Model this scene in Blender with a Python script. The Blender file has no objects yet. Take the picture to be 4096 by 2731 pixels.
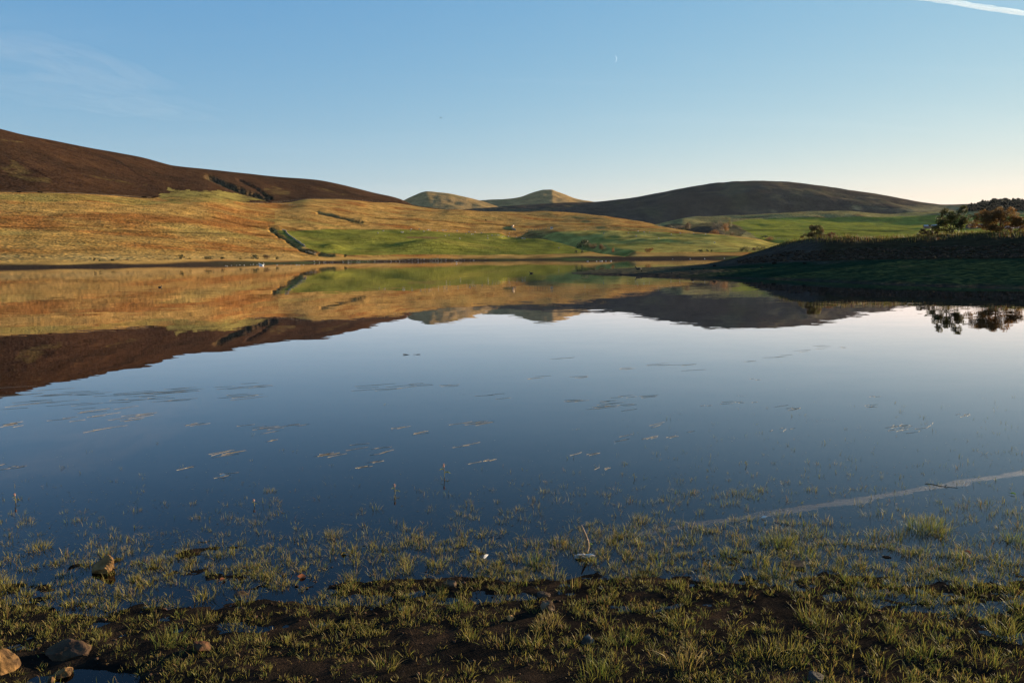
import bpy, math, random
import numpy as np

random.seed(7)
RNG = np.random.default_rng(11)
scene = bpy.context.scene
COL = scene.collection

# ------------------------------------------------------------------ camera
F = 28.0 / 36.0 * 4096.0          # focal length in photograph pixels
CX, CY = 2048.0, 1365.5
TH = math.atan(337.3 / F)         # downward pitch
ROLL = 0.0092                     # the camera was held a little askew
H = 1.9                           # eye above the water
cam_d = bpy.data.cameras.new('camera')
cam_d.lens = 28.0
cam_d.sensor_width = 36.0
cam_d.clip_start = 0.05
cam_d.clip_end = 200000.0
cam = bpy.data.objects.new('camera', cam_d)
cam.location = (0, 0, H)
from mathutils import Vector, Matrix
cam.rotation_euler = (Matrix.Rotation(math.pi / 2 - TH, 3, 'X') @ Matrix.Rotation(-ROLL, 3, 'Z')).to_euler()
COL.objects.link(cam)
scene.camera = cam

# ------------------------------------------------------------------ sky, sun, exposure
HAZE = 0.000008
SUN_AZ, SUN_EL = math.radians(56.0), math.radians(8.5)
SUN = np.array([math.sin(SUN_AZ) * math.cos(SUN_EL), math.cos(SUN_AZ) * math.cos(SUN_EL), math.sin(SUN_EL)])
SKY_STRENGTH = 0.105
world = bpy.data.worlds.new('World')
scene.world = world
world.use_nodes = True
wn = world.node_tree
wn.nodes.clear()
w_out = wn.nodes.new('ShaderNodeOutputWorld')
w_bg = wn.nodes.new('ShaderNodeBackground')
w_bg.inputs['Strength'].default_value = SKY_STRENGTH
sky = wn.nodes.new('ShaderNodeTexSky')
sky.sky_type = 'NISHITA'
sky.sun_disc = False
sky.sun_elevation = SUN_EL
sky.sun_rotation = SUN_AZ
sky.altitude = 200.0
sky.air_density = 1.0
sky.dust_density = 0.0
sky.ozone_density = 1.0
# even grade of the whole sky, channel by channel (the camera's response)
ssep = wn.nodes.new('ShaderNodeSeparateColor')
scmb = wn.nodes.new('ShaderNodeCombineColor')
wn.links.new(sky.outputs[0], ssep.inputs[0])
for ch, (g_, k_) in enumerate(((1.10, 0.400), (0.65, 0.805), (0.25, 1.71))):
    pw = wn.nodes.new('ShaderNodeMath'); pw.operation = 'POWER'; pw.inputs[1].default_value = g_
    mu = wn.nodes.new('ShaderNodeMath'); mu.operation = 'MULTIPLY'; mu.inputs[1].default_value = k_
    wn.links.new(ssep.outputs[ch], pw.inputs[0]); wn.links.new(pw.outputs[0], mu.inputs[0]); wn.links.new(mu.outputs[0], scmb.inputs[ch])
# faint cirrus streaks, drawn out along one direction
tc = wn.nodes.new('ShaderNodeTexCoord')
sep = wn.nodes.new('ShaderNodeSeparateXYZ')
wn.links.new(tc.outputs['Generated'], sep.inputs[0])


def wmath(op, a, b=None, c=None):
    n = wn.nodes.new('ShaderNodeMath')
    n.operation = op
    for i, v in enumerate((a, b, c)):
        if v is None:
            continue
        if isinstance(v, (int, float)):
            n.inputs[i].default_value = v
        else:
            wn.links.new(v, n.inputs[i])
    return n.outputs[0]


zc = wmath('ADD', wmath('MAXIMUM', sep.outputs[2], 0.0), 0.12)
px_ = wmath('DIVIDE', sep.outputs[0], zc)
py_ = wmath('DIVIDE', sep.outputs[1], zc)
comb = wn.nodes.new('ShaderNodeCombineXYZ')
wn.links.new(px_, comb.inputs[0])
wn.links.new(py_, comb.inputs[1])
mp = wn.nodes.new('ShaderNodeMapping')
mp.inputs['Rotation'].default_value = (0, 0, math.radians(38))
mp.inputs['Scale'].default_value = (0.35, 1.9, 1)
wn.links.new(comb.outputs[0], mp.inputs[0])
cn = wn.nodes.new('ShaderNodeTexNoise')
cn.inputs['Scale'].default_value = 0.9
cn.inputs['Detail'].default_value = 7.0
cn.inputs['Roughness'].default_value = 0.55
cn.inputs['Distortion'].default_value = 0.35
wn.links.new(mp.outputs[0], cn.inputs['Vector'])
ramp = wn.nodes.new('ShaderNodeMapRange')
ramp.interpolation_type = 'SMOOTHSTEP'
ramp.inputs[1].default_value = 0.47
ramp.inputs[2].default_value = 0.80
ramp.inputs[3].default_value = 0.0
ramp.inputs[4].default_value = 0.12
wn.links.new(cn.outputs[0], ramp.inputs[0])
up = wn.nodes.new('ShaderNodeMapRange')
up.inputs[1].default_value = 0.03
up.inputs[2].default_value = 0.16
wn.links.new(sep.outputs[2], up.inputs[0])
cl_fac = wmath('MULTIPLY', ramp.outputs[0], up.outputs[0])
cmix = wn.nodes.new('ShaderNodeMix')
cmix.data_type = 'RGBA'
hsv = wn.nodes.new('ShaderNodeHueSaturation')
hsv.inputs['Saturation'].default_value = 0.35
hsv.inputs['Value'].default_value = 1.45
wn.links.new(scmb.outputs[0], hsv.inputs['Color'])
wn.links.new(cl_fac, cmix.inputs['Factor'])
wn.links.new(scmb.outputs[0], cmix.inputs['A'])
wn.links.new(hsv.outputs[0], cmix.inputs['B'])
wn.links.new(cmix.outputs['Result'], w_bg.inputs['Color'])
wn.links.new(w_bg.outputs[0], w_out.inputs['Surface'])

sun_d = bpy.data.lights.new('sun', 'SUN')
sun_d.energy = 5.0
sun_d.angle = math.radians(0.53)
sun_d.color = (1.0, 0.80, 0.52)
sun_o = bpy.data.objects.new('sun', sun_d)
from mathutils import Vector
sun_o.rotation_euler = Vector(SUN).to_track_quat('Z', 'Y').to_euler()
sun_o.location = (60, 40, 40)
COL.objects.link(sun_o)

vs = scene.view_settings
vs.view_transform = 'Standard'
vs.look = 'None'
vs.exposure = 1.45
vs.gamma = 1.0
vs.use_curve_mapping = False
scene.cycles.use_denoising = True
scene.cycles.max_bounces = 6
scene.cycles.transparent_max_bounces = 24
scene.cycles.caustics_reflective = False
scene.cycles.caustics_refractive = False
scene.cycles.sample_clamp_indirect = 6.0


# ------------------------------------------------------------------ geometry helpers
def ray(x, y):
    xc = (np.asarray(x, float) - CX) / F
    yc = (CY - np.asarray(y, float)) / F
    xl, yl = xc * math.cos(ROLL) + yc * math.sin(ROLL), yc * math.cos(ROLL) - xc * math.sin(ROLL)
    return xl, math.cos(TH) + math.sin(TH) * yl, -math.sin(TH) + math.cos(TH) * yl


def at(x, y, D):
    a, b, c = ray(x, y)
    return np.array([a / b * D, D + 0 * a, H + c / b * D])


def on_z(x, y, z=0.0):
    a, b, c = ray(x, y)
    return at(x, y, (z - H) * b / c)


def pix(X, D, Z):
    """where a point of the place lies in the photograph"""
    d = math.cos(TH) * D - math.sin(TH) * (Z - H)
    xl, yl = X / d, (math.sin(TH) * D + math.cos(TH) * (Z - H)) / d
    return CX + F * (xl * math.cos(ROLL) - yl * math.sin(ROLL)), CY - F * (xl * math.sin(ROLL) + yl * math.cos(ROLL))


def row_of(x, z, D):
    y = np.full(np.shape(x), 1030.0)
    for _ in range(5):
        a, b, c = ray(x, y)
        y = y + (H + c / b * D - z) * F / D
    return y


def hash2(i, j, s):
    h = (i * 374761393 + j * 668265263 + s * 1442695041).astype(np.int64)
    h = (h ^ (h >> 13)) * 1274126177
    h = (h ^ (h >> 16)) & 0xFFFF
    return h / 65536.0


def vnoise(x, y, s=0):
    xi, yi = np.floor(x).astype(np.int64), np.floor(y).astype(np.int64)
    fx, fy = x - xi, y - yi

    def g(di, dj):
        a = hash2(xi + di, yi + dj, s) * 2 * math.pi
        return np.cos(a) * (fx - di) + np.sin(a) * (fy - dj)
    u = fx * fx * fx * (fx * (fx * 6 - 15) + 10)
    v = fy * fy * fy * (fy * (fy * 6 - 15) + 10)
    return 1.5 * ((g(0, 0) * (1 - u) + g(1, 0) * u) * (1 - v) + (g(0, 1) * (1 - u) + g(1, 1) * u) * v)


def fbm(x, y, s=0, o=4, r=0.5):
    t, a, n = 0.0, 1.0, 0.0
    for k in range(o):
        t = t + a * vnoise(x * 2 ** k + 17.3 * k, y * 2 ** k - 9.1 * k, s + k)
        n += a
        a *= r
    return t / n * 1.6


def sstep(a, b, x):
    t = np.clip((x - a) / (b - a), 0, 1)
    return t * t * (3 - 2 * t)


def herm_slopes(X, Y):
    h = np.diff(X, axis=0)
    d = np.diff(Y, axis=0) / np.maximum(h, 1e-9)
    m = np.zeros_like(Y)
    m[0], m[-1] = d[0], d[-1]
    p = d[:-1] * d[1:]
    hm = 2 * p / np.where(np.abs(d[:-1] + d[1:]) < 1e-12, 1e-12, d[:-1] + d[1:])
    m[1:-1] = np.where(p > 0, hm, 0)
    return h, m


def herm_eval(h, m, Y, i, s):
    return ((2 * s**3 - 3 * s**2 + 1) * Y[i] + (s**3 - 2 * s**2 + s) * h[i] * m[i]
            + (-2 * s**3 + 3 * s**2) * Y[i + 1] + (s**3 - s**2) * h[i] * m[i + 1])


def curve(knots, x):
    """smooth shape-keeping curve through (x, value) knots"""
    k = np.array(sorted(knots.items()) if isinstance(knots, dict) else knots, float)
    h, m = herm_slopes(k[:, 0], k[:, 1])
    x = np.clip(np.asarray(x, float), k[0, 0], k[-1, 0])
    i = np.clip(np.searchsorted(k[:, 0], x, side='right') - 1, 0, len(k) - 2)
    s = (x - k[i, 0]) / h[i]
    return herm_eval(h, m, k[:, 1], i, s)


def loft(xs, lines, subs):
    """rows of ground between surveyed lines; every line is (height dict or fn, depth dict, 'y' or 'z')"""
    Ds, Zs, As = [], [], []
    for val, dep, mode in lines:
        D = curve(dep, xs) if not callable(dep) else dep(xs)
        v = curve(val, xs) if not callable(val) else val(xs)
        if mode == 'y':
            a, b, c = ray(xs, v)
            z = H + c / b * D
        else:
            z = v
            a, b, c = ray(xs, row_of(xs, z, D))
        Ds.append(D); Zs.append(z); As.append(a / b)
    Ds, Zs, As = np.array(Ds), np.array(Zs), np.array(As)
    for i in range(1, len(Ds)):
        Ds[i] = np.maximum(Ds[i], Ds[i - 1] + 0.5)
    h, m = herm_slopes(Ds, Zs)
    oD, oZ, oA, seg = [], [], [], []
    for i, n in enumerate(subs):
        last = (i == len(subs) - 1)
        for k in range(n + (1 if last else 0)):
            s = k / n
            oD.append(Ds[i] + (Ds[i + 1] - Ds[i]) * s)
            oA.append(As[i] + (As[i + 1] - As[i]) * s)
            oZ.append(herm_eval(h, m, Zs, i, s))
            seg.append(i + s)
    D, Z, A = np.array(oD), np.array(oZ), np.array(oA)
    return A * D, D, Z, np.array(seg)


def mesh_from(name, verts, faces, smooth=True, color=None, mats=None):
    """faces: an (n,3) or (n,4) array or a list of such"""
    me = bpy.data.meshes.new(name)
    fl = faces if isinstance(faces, list) else [faces]
    fl = [np.asarray(f, np.int32) for f in fl if len(f)]
    verts = np.asarray(verts, np.float32)
    me.vertices.add(len(verts))
    me.vertices.foreach_set('co', verts.ravel())
    loops = np.concatenate([f.ravel() for f in fl])
    tot = np.concatenate([np.full(len(f), f.shape[1], np.int32) for f in fl])
    start = np.concatenate([[0], np.cumsum(tot)[:-1]]).astype(np.int32)
    me.loops.add(len(loops))
    me.loops.foreach_set('vertex_index', loops)
    me.polygons.add(len(tot))
    me.polygons.foreach_set('loop_start', start)
    me.polygons.foreach_set('loop_total', tot)
    me.polygons.foreach_set('use_smooth', np.full(len(tot), smooth, bool))
    if color is not None:
        ca = me.color_attributes.new('cover', 'FLOAT_COLOR', 'POINT')
        c4 = np.ones((len(verts), 4), np.float32)
        c4[:, :3] = color
        ca.data.foreach_set('color', c4.ravel())
    me.update(calc_edges=True)
    me.validate()
    for m in (mats or []):
        me.materials.append(m)
    return me


def obj(name, me, parent=None, loc=None, kind=None, label=None, cat=None, group=None):
    o = bpy.data.objects.new(name, me)
    COL.objects.link(o)
    if parent is not None:
        o.parent = parent
    if loc is not None:
        o.location = [float(v) for v in loc]
    tag(o, label, cat, group, kind)
    return o


def tag(o, label=None, cat=None, group=None, kind=None):
    if label: o['label'] = label
    if cat: o['category'] = cat
    if group: o['group'] = group
    if kind: o['kind'] = kind
    return o


def grid_faces(nr, nc):
    i = np.arange((nr - 1) * nc).reshape(nr - 1, nc)[:, :-1]
    return np.stack([i, i + 1, i + 1 + nc, i + nc], -1).reshape(-1, 4)


def sub_mesh(name, V, Fc, C, keep, mat):
    f = Fc[keep]
    used = np.unique(f)
    remap = np.full(len(V), -1, np.int64)
    remap[used] = np.arange(len(used))
    return mesh_from(name, V[used], remap[f], True, C[used], [mat])


class MB:
    """collects shapes into one mesh"""
    def __init__(s):
        s.v, s.f3, s.f4, s.c, s.n = [], [], [], [], 0

    def add(s, v, f, col=(1, 1, 1)):
        v = np.asarray(v, float)
        f = np.asarray(f, int)
        s.v.append(v)
        c = np.asarray(col, float)
        s.c.append(np.broadcast_to(c, (len(v), 3)))
        (s.f3 if f.shape[1] == 3 else s.f4).append(f + s.n)
        s.n += len(v)

    def tube(s, pts, rad, col=(1, 1, 1), n=6, cap=True):
        pts = np.asarray(pts, float)
        rad = np.broadcast_to(np.asarray(rad, float), (len(pts),))
        t = np.gradient(pts, axis=0)
        t /= np.linalg.norm(t, axis=1, keepdims=True) + 1e-9
        ref = np.array([0, 0, 1.0]) if abs(t[0][2]) < 0.9 else np.array([1.0, 0, 0])
        u = np.cross(t, ref); u /= np.linalg.norm(u, axis=1, keepdims=True) + 1e-9
        w = np.cross(t, u)
        a = np.arange(n) / n * 2 * math.pi
        v = pts[:, None] + rad[:, None, None] * (np.cos(a)[None, :, None] * u[:, None] + np.sin(a)[None, :, None] * w[:, None])
        m = len(pts)
        i = np.arange(m - 1)[:, None] * n
        j = np.arange(n)[None]
        f = np.stack([i + j, i + (j + 1) % n, i + n + (j + 1) % n, i + n + j], -1).reshape(-1, 4)
        vv = v.reshape(-1, 3)
        s.add(vv, f, col)
        if cap:
            for r, flip in ((0, True), (m - 1, False)):
                ring = np.arange(n) + r * n
                fan = [[ring[0], ring[k], ring[k + 1]] for k in range(1, n - 1)]
                s.f3.append(np.array(fan) + s.n - len(vv))

    def ball(s, c, r, col=(1, 1, 1), nu=10, nv=7, rot=None, noise=0.0, seed=0):
        u = np.arange(nu) / nu * 2 * math.pi
        vv = np.linspace(0, math.pi, nv)
        P = np.stack([np.sin(vv)[:, None] * np.cos(u), np.sin(vv)[:, None] * np.sin(u), np.cos(vv)[:, None] + 0 * u], -1).reshape(-1, 3)
        if noise:
            k = 1 + noise * fbm(P[:, 0] * 1.7 + seed * 3.1, P[:, 1] * 1.7 + P[:, 2] * 2.3, seed, 3)
            P = P * k[:, None]
        P = P * np.asarray(r, float)
        if rot is not None:
            P = P @ np.asarray(rot).T
        i = np.arange(nv - 1)[:, None] * nu
        j = np.arange(nu)[None]
        f = np.stack([i + j, i + nu + j, i + nu + (j + 1) % nu, i + (j + 1) % nu], -1).reshape(-1, 4)
        s.add(P + np.asarray(c, float), f, col)

    def box(s, c, d, col=(1, 1, 1), rz=0.0):
        x, y, z = np.asarray(d, float) / 2
        v = np.array([[a, b, e] for e in (-z, z) for b in (-y, y) for a in (-x, x)])
        R = np.array([[math.cos(rz), -math.sin(rz), 0], [math.sin(rz), math.cos(rz), 0], [0, 0, 1]])
        f = [[0, 2, 3, 1], [4, 5, 7, 6], [0, 1, 5, 4], [2, 6, 7, 3], [0, 4, 6, 2], [1, 3, 7, 5]]
        s.add(v @ R.T + np.asarray(c, float), f, col)

    def mesh(s, name, mat, smooth=True):
        fs = []
        if s.f3: fs.append(np.concatenate(s.f3))
        if s.f4: fs.append(np.concatenate(s.f4))
        return mesh_from(name, np.concatenate(s.v), fs, smooth, np.concatenate(s.c), [mat])


# ------------------------------------------------------------------ materials
def new_mat(name):
    m = bpy.data.materials.new(name)
    m.use_nodes = True
    nt = m.node_tree
    nt.nodes.clear()
    out = nt.nodes.new('ShaderNodeOutputMaterial')
    return m, nt, out


def nd(nt, t, **kw):
    n = nt.nodes.new(t)
    for k, v in kw.items():
        if k.startswith('i_'):
            key = k[2:]
            n.inputs[int(key) if key.isdigit() else key.replace('_', ' ')].default_value = v
        else:
            setattr(n, k, v)
    return n


def cover_mat(name, grain=0.5, amount=0.35, relief=0.6, relief_scale=0.6, rough=0.95, spec=0.0, transl=0.0, flat=1.0):
    """ground cover: the surface's own colour x grain, with a tussocky normal"""
    m, nt, out = new_mat(name)
    L = nt.links.new
    at_ = nd(nt, 'ShaderNodeAttribute', attribute_name='cover')
    geo = nd(nt, 'ShaderNodeNewGeometry')
    mapn = nd(nt, 'ShaderNodeMapping')
    mapn.inputs['Scale'].default_value = (1, 1, 1)
    L(geo.outputs['Position'], mapn.inputs[0])
    n1 = nd(nt, 'ShaderNodeTexNoise', i_Scale=grain, i_Detail=9.0, i_Roughness=0.74)
    L(mapn.outputs[0], n1.inputs['Vector'])
    mr = nd(nt, 'ShaderNodeMapRange', i_1=0.28, i_2=0.72, i_3=1 - amount, i_4=1 + amount)
    L(n1.outputs[0], mr.inputs[0])
    mul = nd(nt, 'ShaderNodeVectorMath', operation='SCALE')
    L(at_.outputs['Color'], mul.inputs[0])
    L(mr.outputs[0], mul.inputs['Scale'])
    n2 = nd(nt, 'ShaderNodeTexNoise', i_Scale=relief_scale, i_Detail=4.0, i_Roughness=0.6)
    L(mapn.outputs[0], n2.inputs['Vector'])
    sub = nd(nt, 'ShaderNodeVectorMath', operation='SUBTRACT')
    L(n2.outputs[1], sub.inputs[0])
    sub.inputs[1].default_value = (0.5, 0.5, 0.5)
    sc = nd(nt, 'ShaderNodeVectorMath', operation='MULTIPLY')
    L(sub.outputs[0], sc.inputs[0])
    sc.inputs[1].default_value = (relief * 4, relief * 4, relief * 1.0)
    add = nd(nt, 'ShaderNodeVectorMath', operation='ADD')
    L(geo.outputs['Normal'], add.inputs[0])
    L(sc.outputs[0], add.inputs[1])
    nrm = nd(nt, 'ShaderNodeVectorMath', operation='NORMALIZE')
    L(add.outputs[0], nrm.inputs[0])
    p = nd(nt, 'ShaderNodeBsdfPrincipled', i_Roughness=rough)
    p.inputs['Specular IOR Level'].default_value = spec
    L(mul.outputs[0], p.inputs['Base Color'])
    L(nrm.outputs[0], p.inputs['Normal'])
    if transl > 0:
        tr = nd(nt, 'ShaderNodeBsdfTranslucent')
        L(mul.outputs[0], tr.inputs['Color'])
        mx = nd(nt, 'ShaderNodeMixShader')
        mx.inputs[0].default_value = transl
        L(p.outputs[0], mx.inputs[1]); L(tr.outputs[0], mx.inputs[2])
        L(mx.outputs[0], out.inputs['Surface'])
    else:
        L(p.outputs[0], out.inputs['Surface'])
    return m


def leaf_mat(name, transl=0.4, rough=0.6, spec=0.25, var=0.3):
    """leaves, blades and stems: colour from the mesh, light shining through"""
    m, nt, out = new_mat(name)
    L = nt.links.new
    at_ = nd(nt, 'ShaderNodeAttribute', attribute_name='cover')
    geo = nd(nt, 'ShaderNodeNewGeometry')
    mr = nd(nt, 'ShaderNodeMapRange', i_3=1 - var, i_4=1 + var)
    L(geo.outputs['Random Per Island'], mr.inputs[0])
    mul = nd(nt, 'ShaderNodeVectorMath', operation='SCALE')
    L(at_.outputs['Color'], mul.inputs[0]); L(mr.outputs[0], mul.inputs['Scale'])
    p = nd(nt, 'ShaderNodeBsdfPrincipled', i_Roughness=rough)
    p.inputs['Specular IOR Level'].default_value = spec
    L(mul.outputs[0], p.inputs['Base Color'])
    tr = nd(nt, 'ShaderNodeBsdfTranslucent')
    L(mul.outputs[0], tr.inputs['Color'])
    mx = nd(nt, 'ShaderNodeMixShader')
    mx.inputs[0].default_value = transl
    L(p.outputs[0], mx.inputs[1]); L(tr.outputs[0], mx.inputs[2])
    L(mx.outputs[0], out.inputs['Surface'])
    return m


def solid_mat(name, rough=0.8, spec=0.2, grain=40.0, amount=0.35, bump=0.4, bdist=0.01):
    """stone, wood, plumage: colour from the mesh x grain with fine bump, in object space"""
    m, nt, out = new_mat(name)
    L = nt.links.new
    at_ = nd(nt, 'ShaderNodeAttribute', attribute_name='cover')
    tcn = nd(nt, 'ShaderNodeTexCoord')
    n1 = nd(nt, 'ShaderNodeTexNoise', i_Scale=grain, i_Detail=8.0, i_Roughness=0.65)
    L(tcn.outputs['Object'], n1.inputs['Vector'])
    mr = nd(nt, 'ShaderNodeMapRange', i_1=0.3, i_2=0.7, i_3=1 - amount, i_4=1 + amount)
    L(n1.outputs[0], mr.inputs[0])
    mul = nd(nt, 'ShaderNodeVectorMath', operation='SCALE')
    L(at_.outputs['Color'], mul.inputs[0]); L(mr.outputs[0], mul.inputs['Scale'])
    p = nd(nt, 'ShaderNodeBsdfPrincipled', i_Roughness=rough)
    p.inputs['Specular IOR Level'].default_value = spec
    L(mul.outputs[0], p.inputs['Base Color'])
    if bump:
        b = nd(nt, 'ShaderNodeBump', i_Strength=bump, i_Distance=bdist)
        L(n1.outputs[0], b.inputs['Height'])
        L(b.outputs[0], p.inputs['Normal'])
    L(p.outputs[0], out.inputs['Surface'])
    return m


M_GRASSLAND = cover_mat('rough_grassland', grain=0.10, amount=0.75, relief=0.75, relief_scale=0.8, transl=0.25)
M_HEATHER = cover_mat('heather', grain=0.08, amount=0.6, relief=0.45, relief_scale=0.5)
M_PASTURE = cover_mat('pasture', grain=0.10, amount=0.42, relief=0.6, relief_scale=0.9, transl=0.25)
M_FARHILL = cover_mat('far_hill_cover', grain=0.05, amount=0.4, relief=0.2, relief_scale=0.2)
M_SHOREMUD = cover_mat('far_mud', grain=0.8, amount=0.3, relief=0.15, relief_scale=1.0, rough=0.9, spec=0.0)
M_BANK = cover_mat('bank_cover', grain=1.5, amount=0.45, relief=0.5, relief_scale=2.5)
M_LEAF = leaf_mat('leaves', 0.4)
M_BLADE = leaf_mat('grass_blades', 0.35, 0.6, 0.15, 0.4)
M_STONE = solid_mat('stone', spec=0.04, grain=14.0, amount=0.5, bump=0.7, bdist=0.012)
M_WOOD = solid_mat('wood', grain=30.0, amount=0.45, bump=0.6, bdist=0.004)
M_PLUME = solid_mat('plumage', rough=0.7, grain=20.0, amount=0.08, bump=0.0)
M_FARSTONE = solid_mat('field_stone', spec=0.03, grain=1.2, amount=0.35, bump=0.5, bdist=0.1)


def mud_material():
    m, nt, out = new_mat('wet_mud')
    L = nt.links.new
    geo = nd(nt, 'ShaderNodeNewGeometry')
    n1 = nd(nt, 'ShaderNodeTexNoise', i_Scale=3.2, i_Detail=8.0, i_Roughness=0.62)
    n2 = nd(nt, 'ShaderNodeTexNoise', i_Scale=44.0, i_Detail=8.0, i_Roughness=0.72)
    n3 = nd(nt, 'ShaderNodeTexVoronoi', i_Scale=95.0)
    for n in (n1, n2, n3):
        L(geo.outputs['Position'], n.inputs['Vector'])
    cr = nd(nt, 'ShaderNodeValToRGB')
    cr.color_ramp.elements[0].position = 0.30
    cr.color_ramp.elements[0].color = (0.0075, 0.0064, 0.0055, 1)
    cr.color_ramp.elements[1].position = 0.72
    cr.color_ramp.elements[1].color = (0.042, 0.026, 0.0165, 1)
    e = cr.color_ramp.elements.new(0.5)
    e.color = (0.0155, 0.0117, 0.0088, 1)
    L(n1.outputs[0], cr.inputs[0])
    mr = nd(nt, 'ShaderNodeMapRange', i_1=0.3, i_2=0.7, i_3=0.6, i_4=1.45)
    L(n2.outputs[0], mr.inputs[0])
    mul = nd(nt, 'ShaderNodeVectorMath', operation='SCALE')
    L(cr.outputs[0], mul.inputs[0]); L(mr.outputs[0], mul.inputs['Scale'])
    rr = nd(nt, 'ShaderNodeMapRange', i_1=0.35, i_2=0.65, i_3=0.45, i_4=0.9)
    L(n1.outputs[0], rr.inputs[0])
    p = nd(nt, 'ShaderNodeBsdfPrincipled')
    p.inputs['Specular IOR Level'].default_value = 0.0
    L(mul.outputs[0], p.inputs['Base Color'])
    L(rr.outputs[0], p.inputs['Roughness'])
    ad = nd(nt, 'ShaderNodeMath', operation='MULTIPLY_ADD')
    L(n3.outputs['Distance'], ad.inputs[0]); ad.inputs[1].default_value = 0.35
    L(n2.outputs[0], ad.inputs[2])
    b = nd(nt, 'ShaderNodeBump', i_Strength=0.6, i_Distance=0.016)
    L(ad.outputs[0], b.inputs['Height'])
    L(b.outputs[0], p.inputs['Normal'])
    L(p.outputs[0], out.inputs['Surface'])
    return m


def water_material():
    m, nt, out = new_mat('lake_water')
    L = nt.links.new
    geo = nd(nt, 'ShaderNodeNewGeometry')

    def slopes(scale, detail, amp, stretch):
        mp_ = nd(nt, 'ShaderNodeMapping')
        mp_.inputs['Scale'].default_value = stretch
        L(geo.outputs['Position'], mp_.inputs[0])
        n = nd(nt, 'ShaderNodeTexNoise', i_Scale=scale, i_Detail=detail, i_Roughness=0.5)
        L(mp_.outputs[0], n.inputs['Vector'])
        s = nd(nt, 'ShaderNodeVectorMath', operation='SUBTRACT')
        L(n.outputs[1], s.inputs[0]); s.inputs[1].default_value = (0.5, 0.5, 0.5)
        q = nd(nt, 'ShaderNodeVectorMath', operation='MULTIPLY')
        L(s.outputs[0], q.inputs[0]); q.inputs[1].default_value = (amp * 0.4, amp, 0)
        return q.outputs[0]
    # a breath of wind that comes and goes over the lake
    calm = nd(nt, 'ShaderNodeTexNoise', i_Scale=0.02, i_Detail=3.0)
    L(geo.outputs['Position'], calm.inputs['Vector'])
    cm = nd(nt, 'ShaderNodeMapRange', i_1=0.35, i_2=0.65, i_3=0.35, i_4=1.5)
    L(calm.outputs[0], cm.inputs[0])
    a1 = slopes(1.1, 2.0, 0.010, (0.5, 1.0, 1))
    a2 = slopes(5.0, 2.0, 0.008, (0.5, 1.0, 1))
    ad = nd(nt, 'ShaderNodeVectorMath', operation='ADD')
    L(a1, ad.inputs[0]); L(a2, ad.inputs[1])
    scl = nd(nt, 'ShaderNodeVectorMath', operation='SCALE')
    L(ad.outputs[0], scl.inputs[0]); L(cm.outputs[0], scl.inputs['Scale'])
    nn = nd(nt, 'ShaderNodeVectorMath', operation='ADD')
    L(geo.outputs['Normal'], nn.inputs[0]); L(scl.outputs[0], nn.inputs[1])
    nrm = nd(nt, 'ShaderNodeVectorMath', operation='NORMALIZE')
    L(nn.outputs[0], nrm.inputs[0])
    fr = nd(nt, 'ShaderNodeFresnel', i_IOR=1.333)
    L(nrm.outputs[0], fr.inputs['Normal'])
    gl = nd(nt, 'ShaderNodeBsdfGlossy', i_Roughness=0.0)
    gl.inputs['Color'].default_value = (1.0, 0.95, 1.0, 1)
    L(nrm.outputs[0], gl.inputs['Normal'])
    tr = nd(nt, 'ShaderNodeBsdfTransparent')
    tr.inputs['Color'].default_value = (0.26, 0.21, 0.15, 1)
    pw = nd(nt, 'ShaderNodeMath', operation='POWER'); L(fr.outputs[0], pw.inputs[0]); pw.inputs[1].default_value = 1.4
    ml = nd(nt, 'ShaderNodeMath', operation='MULTIPLY', use_clamp=True); L(pw.outputs[0], ml.inputs[0]); ml.inputs[1].default_value = 1.8
    mx = nd(nt, 'ShaderNodeMixShader')
    L(ml.outputs[0], mx.inputs[0]); L(tr.outputs[0], mx.inputs[1]); L(gl.outputs[0], mx.inputs[2])
    L(mx.outputs[0], out.inputs['Surface'])
    return m


M_MUD = mud_material()
M_WATER = water_material()


# ------------------------------------------------------------------ polygons and lines surveyed from the view
def in_poly(px, py, poly):
    poly = np.array(poly, float)
    r = np.zeros(px.shape, bool)
    j = len(poly) - 1
    for i in range(len(poly)):
        xi, yi = poly[i]; xj, yj = poly[j]
        c = ((yi > py) != (yj > py)) & (px < (xj - xi) * (py - yi) / (yj - yi + 1e-9) + xi)
        r ^= c
        j = i
    return r


def line_dist(px, py, pts, sy=1.0):
    """distance to a polyline in picture units; sy weighs the foreshortened direction"""
    d = np.full(px.shape, 1e9)
    side = np.zeros(px.shape)
    for (x0, y0), (x1, y1) in zip(pts[:-1], pts[1:]):
        ax, ay = x1 - x0, (y1 - y0) * sy
        t = np.clip(((px - x0) * ax + (py - y0) * sy * ay) / (ax * ax + ay * ay + 1e-9), 0, 1)
        q = np.hypot(px - x0 - t * ax, (py - y0) * sy - t * ay)
        d = np.minimum(d, q)
    return d


def mixc(a, b, t):
    return a + (np.asarray(b) - a) * t[..., None]


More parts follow.
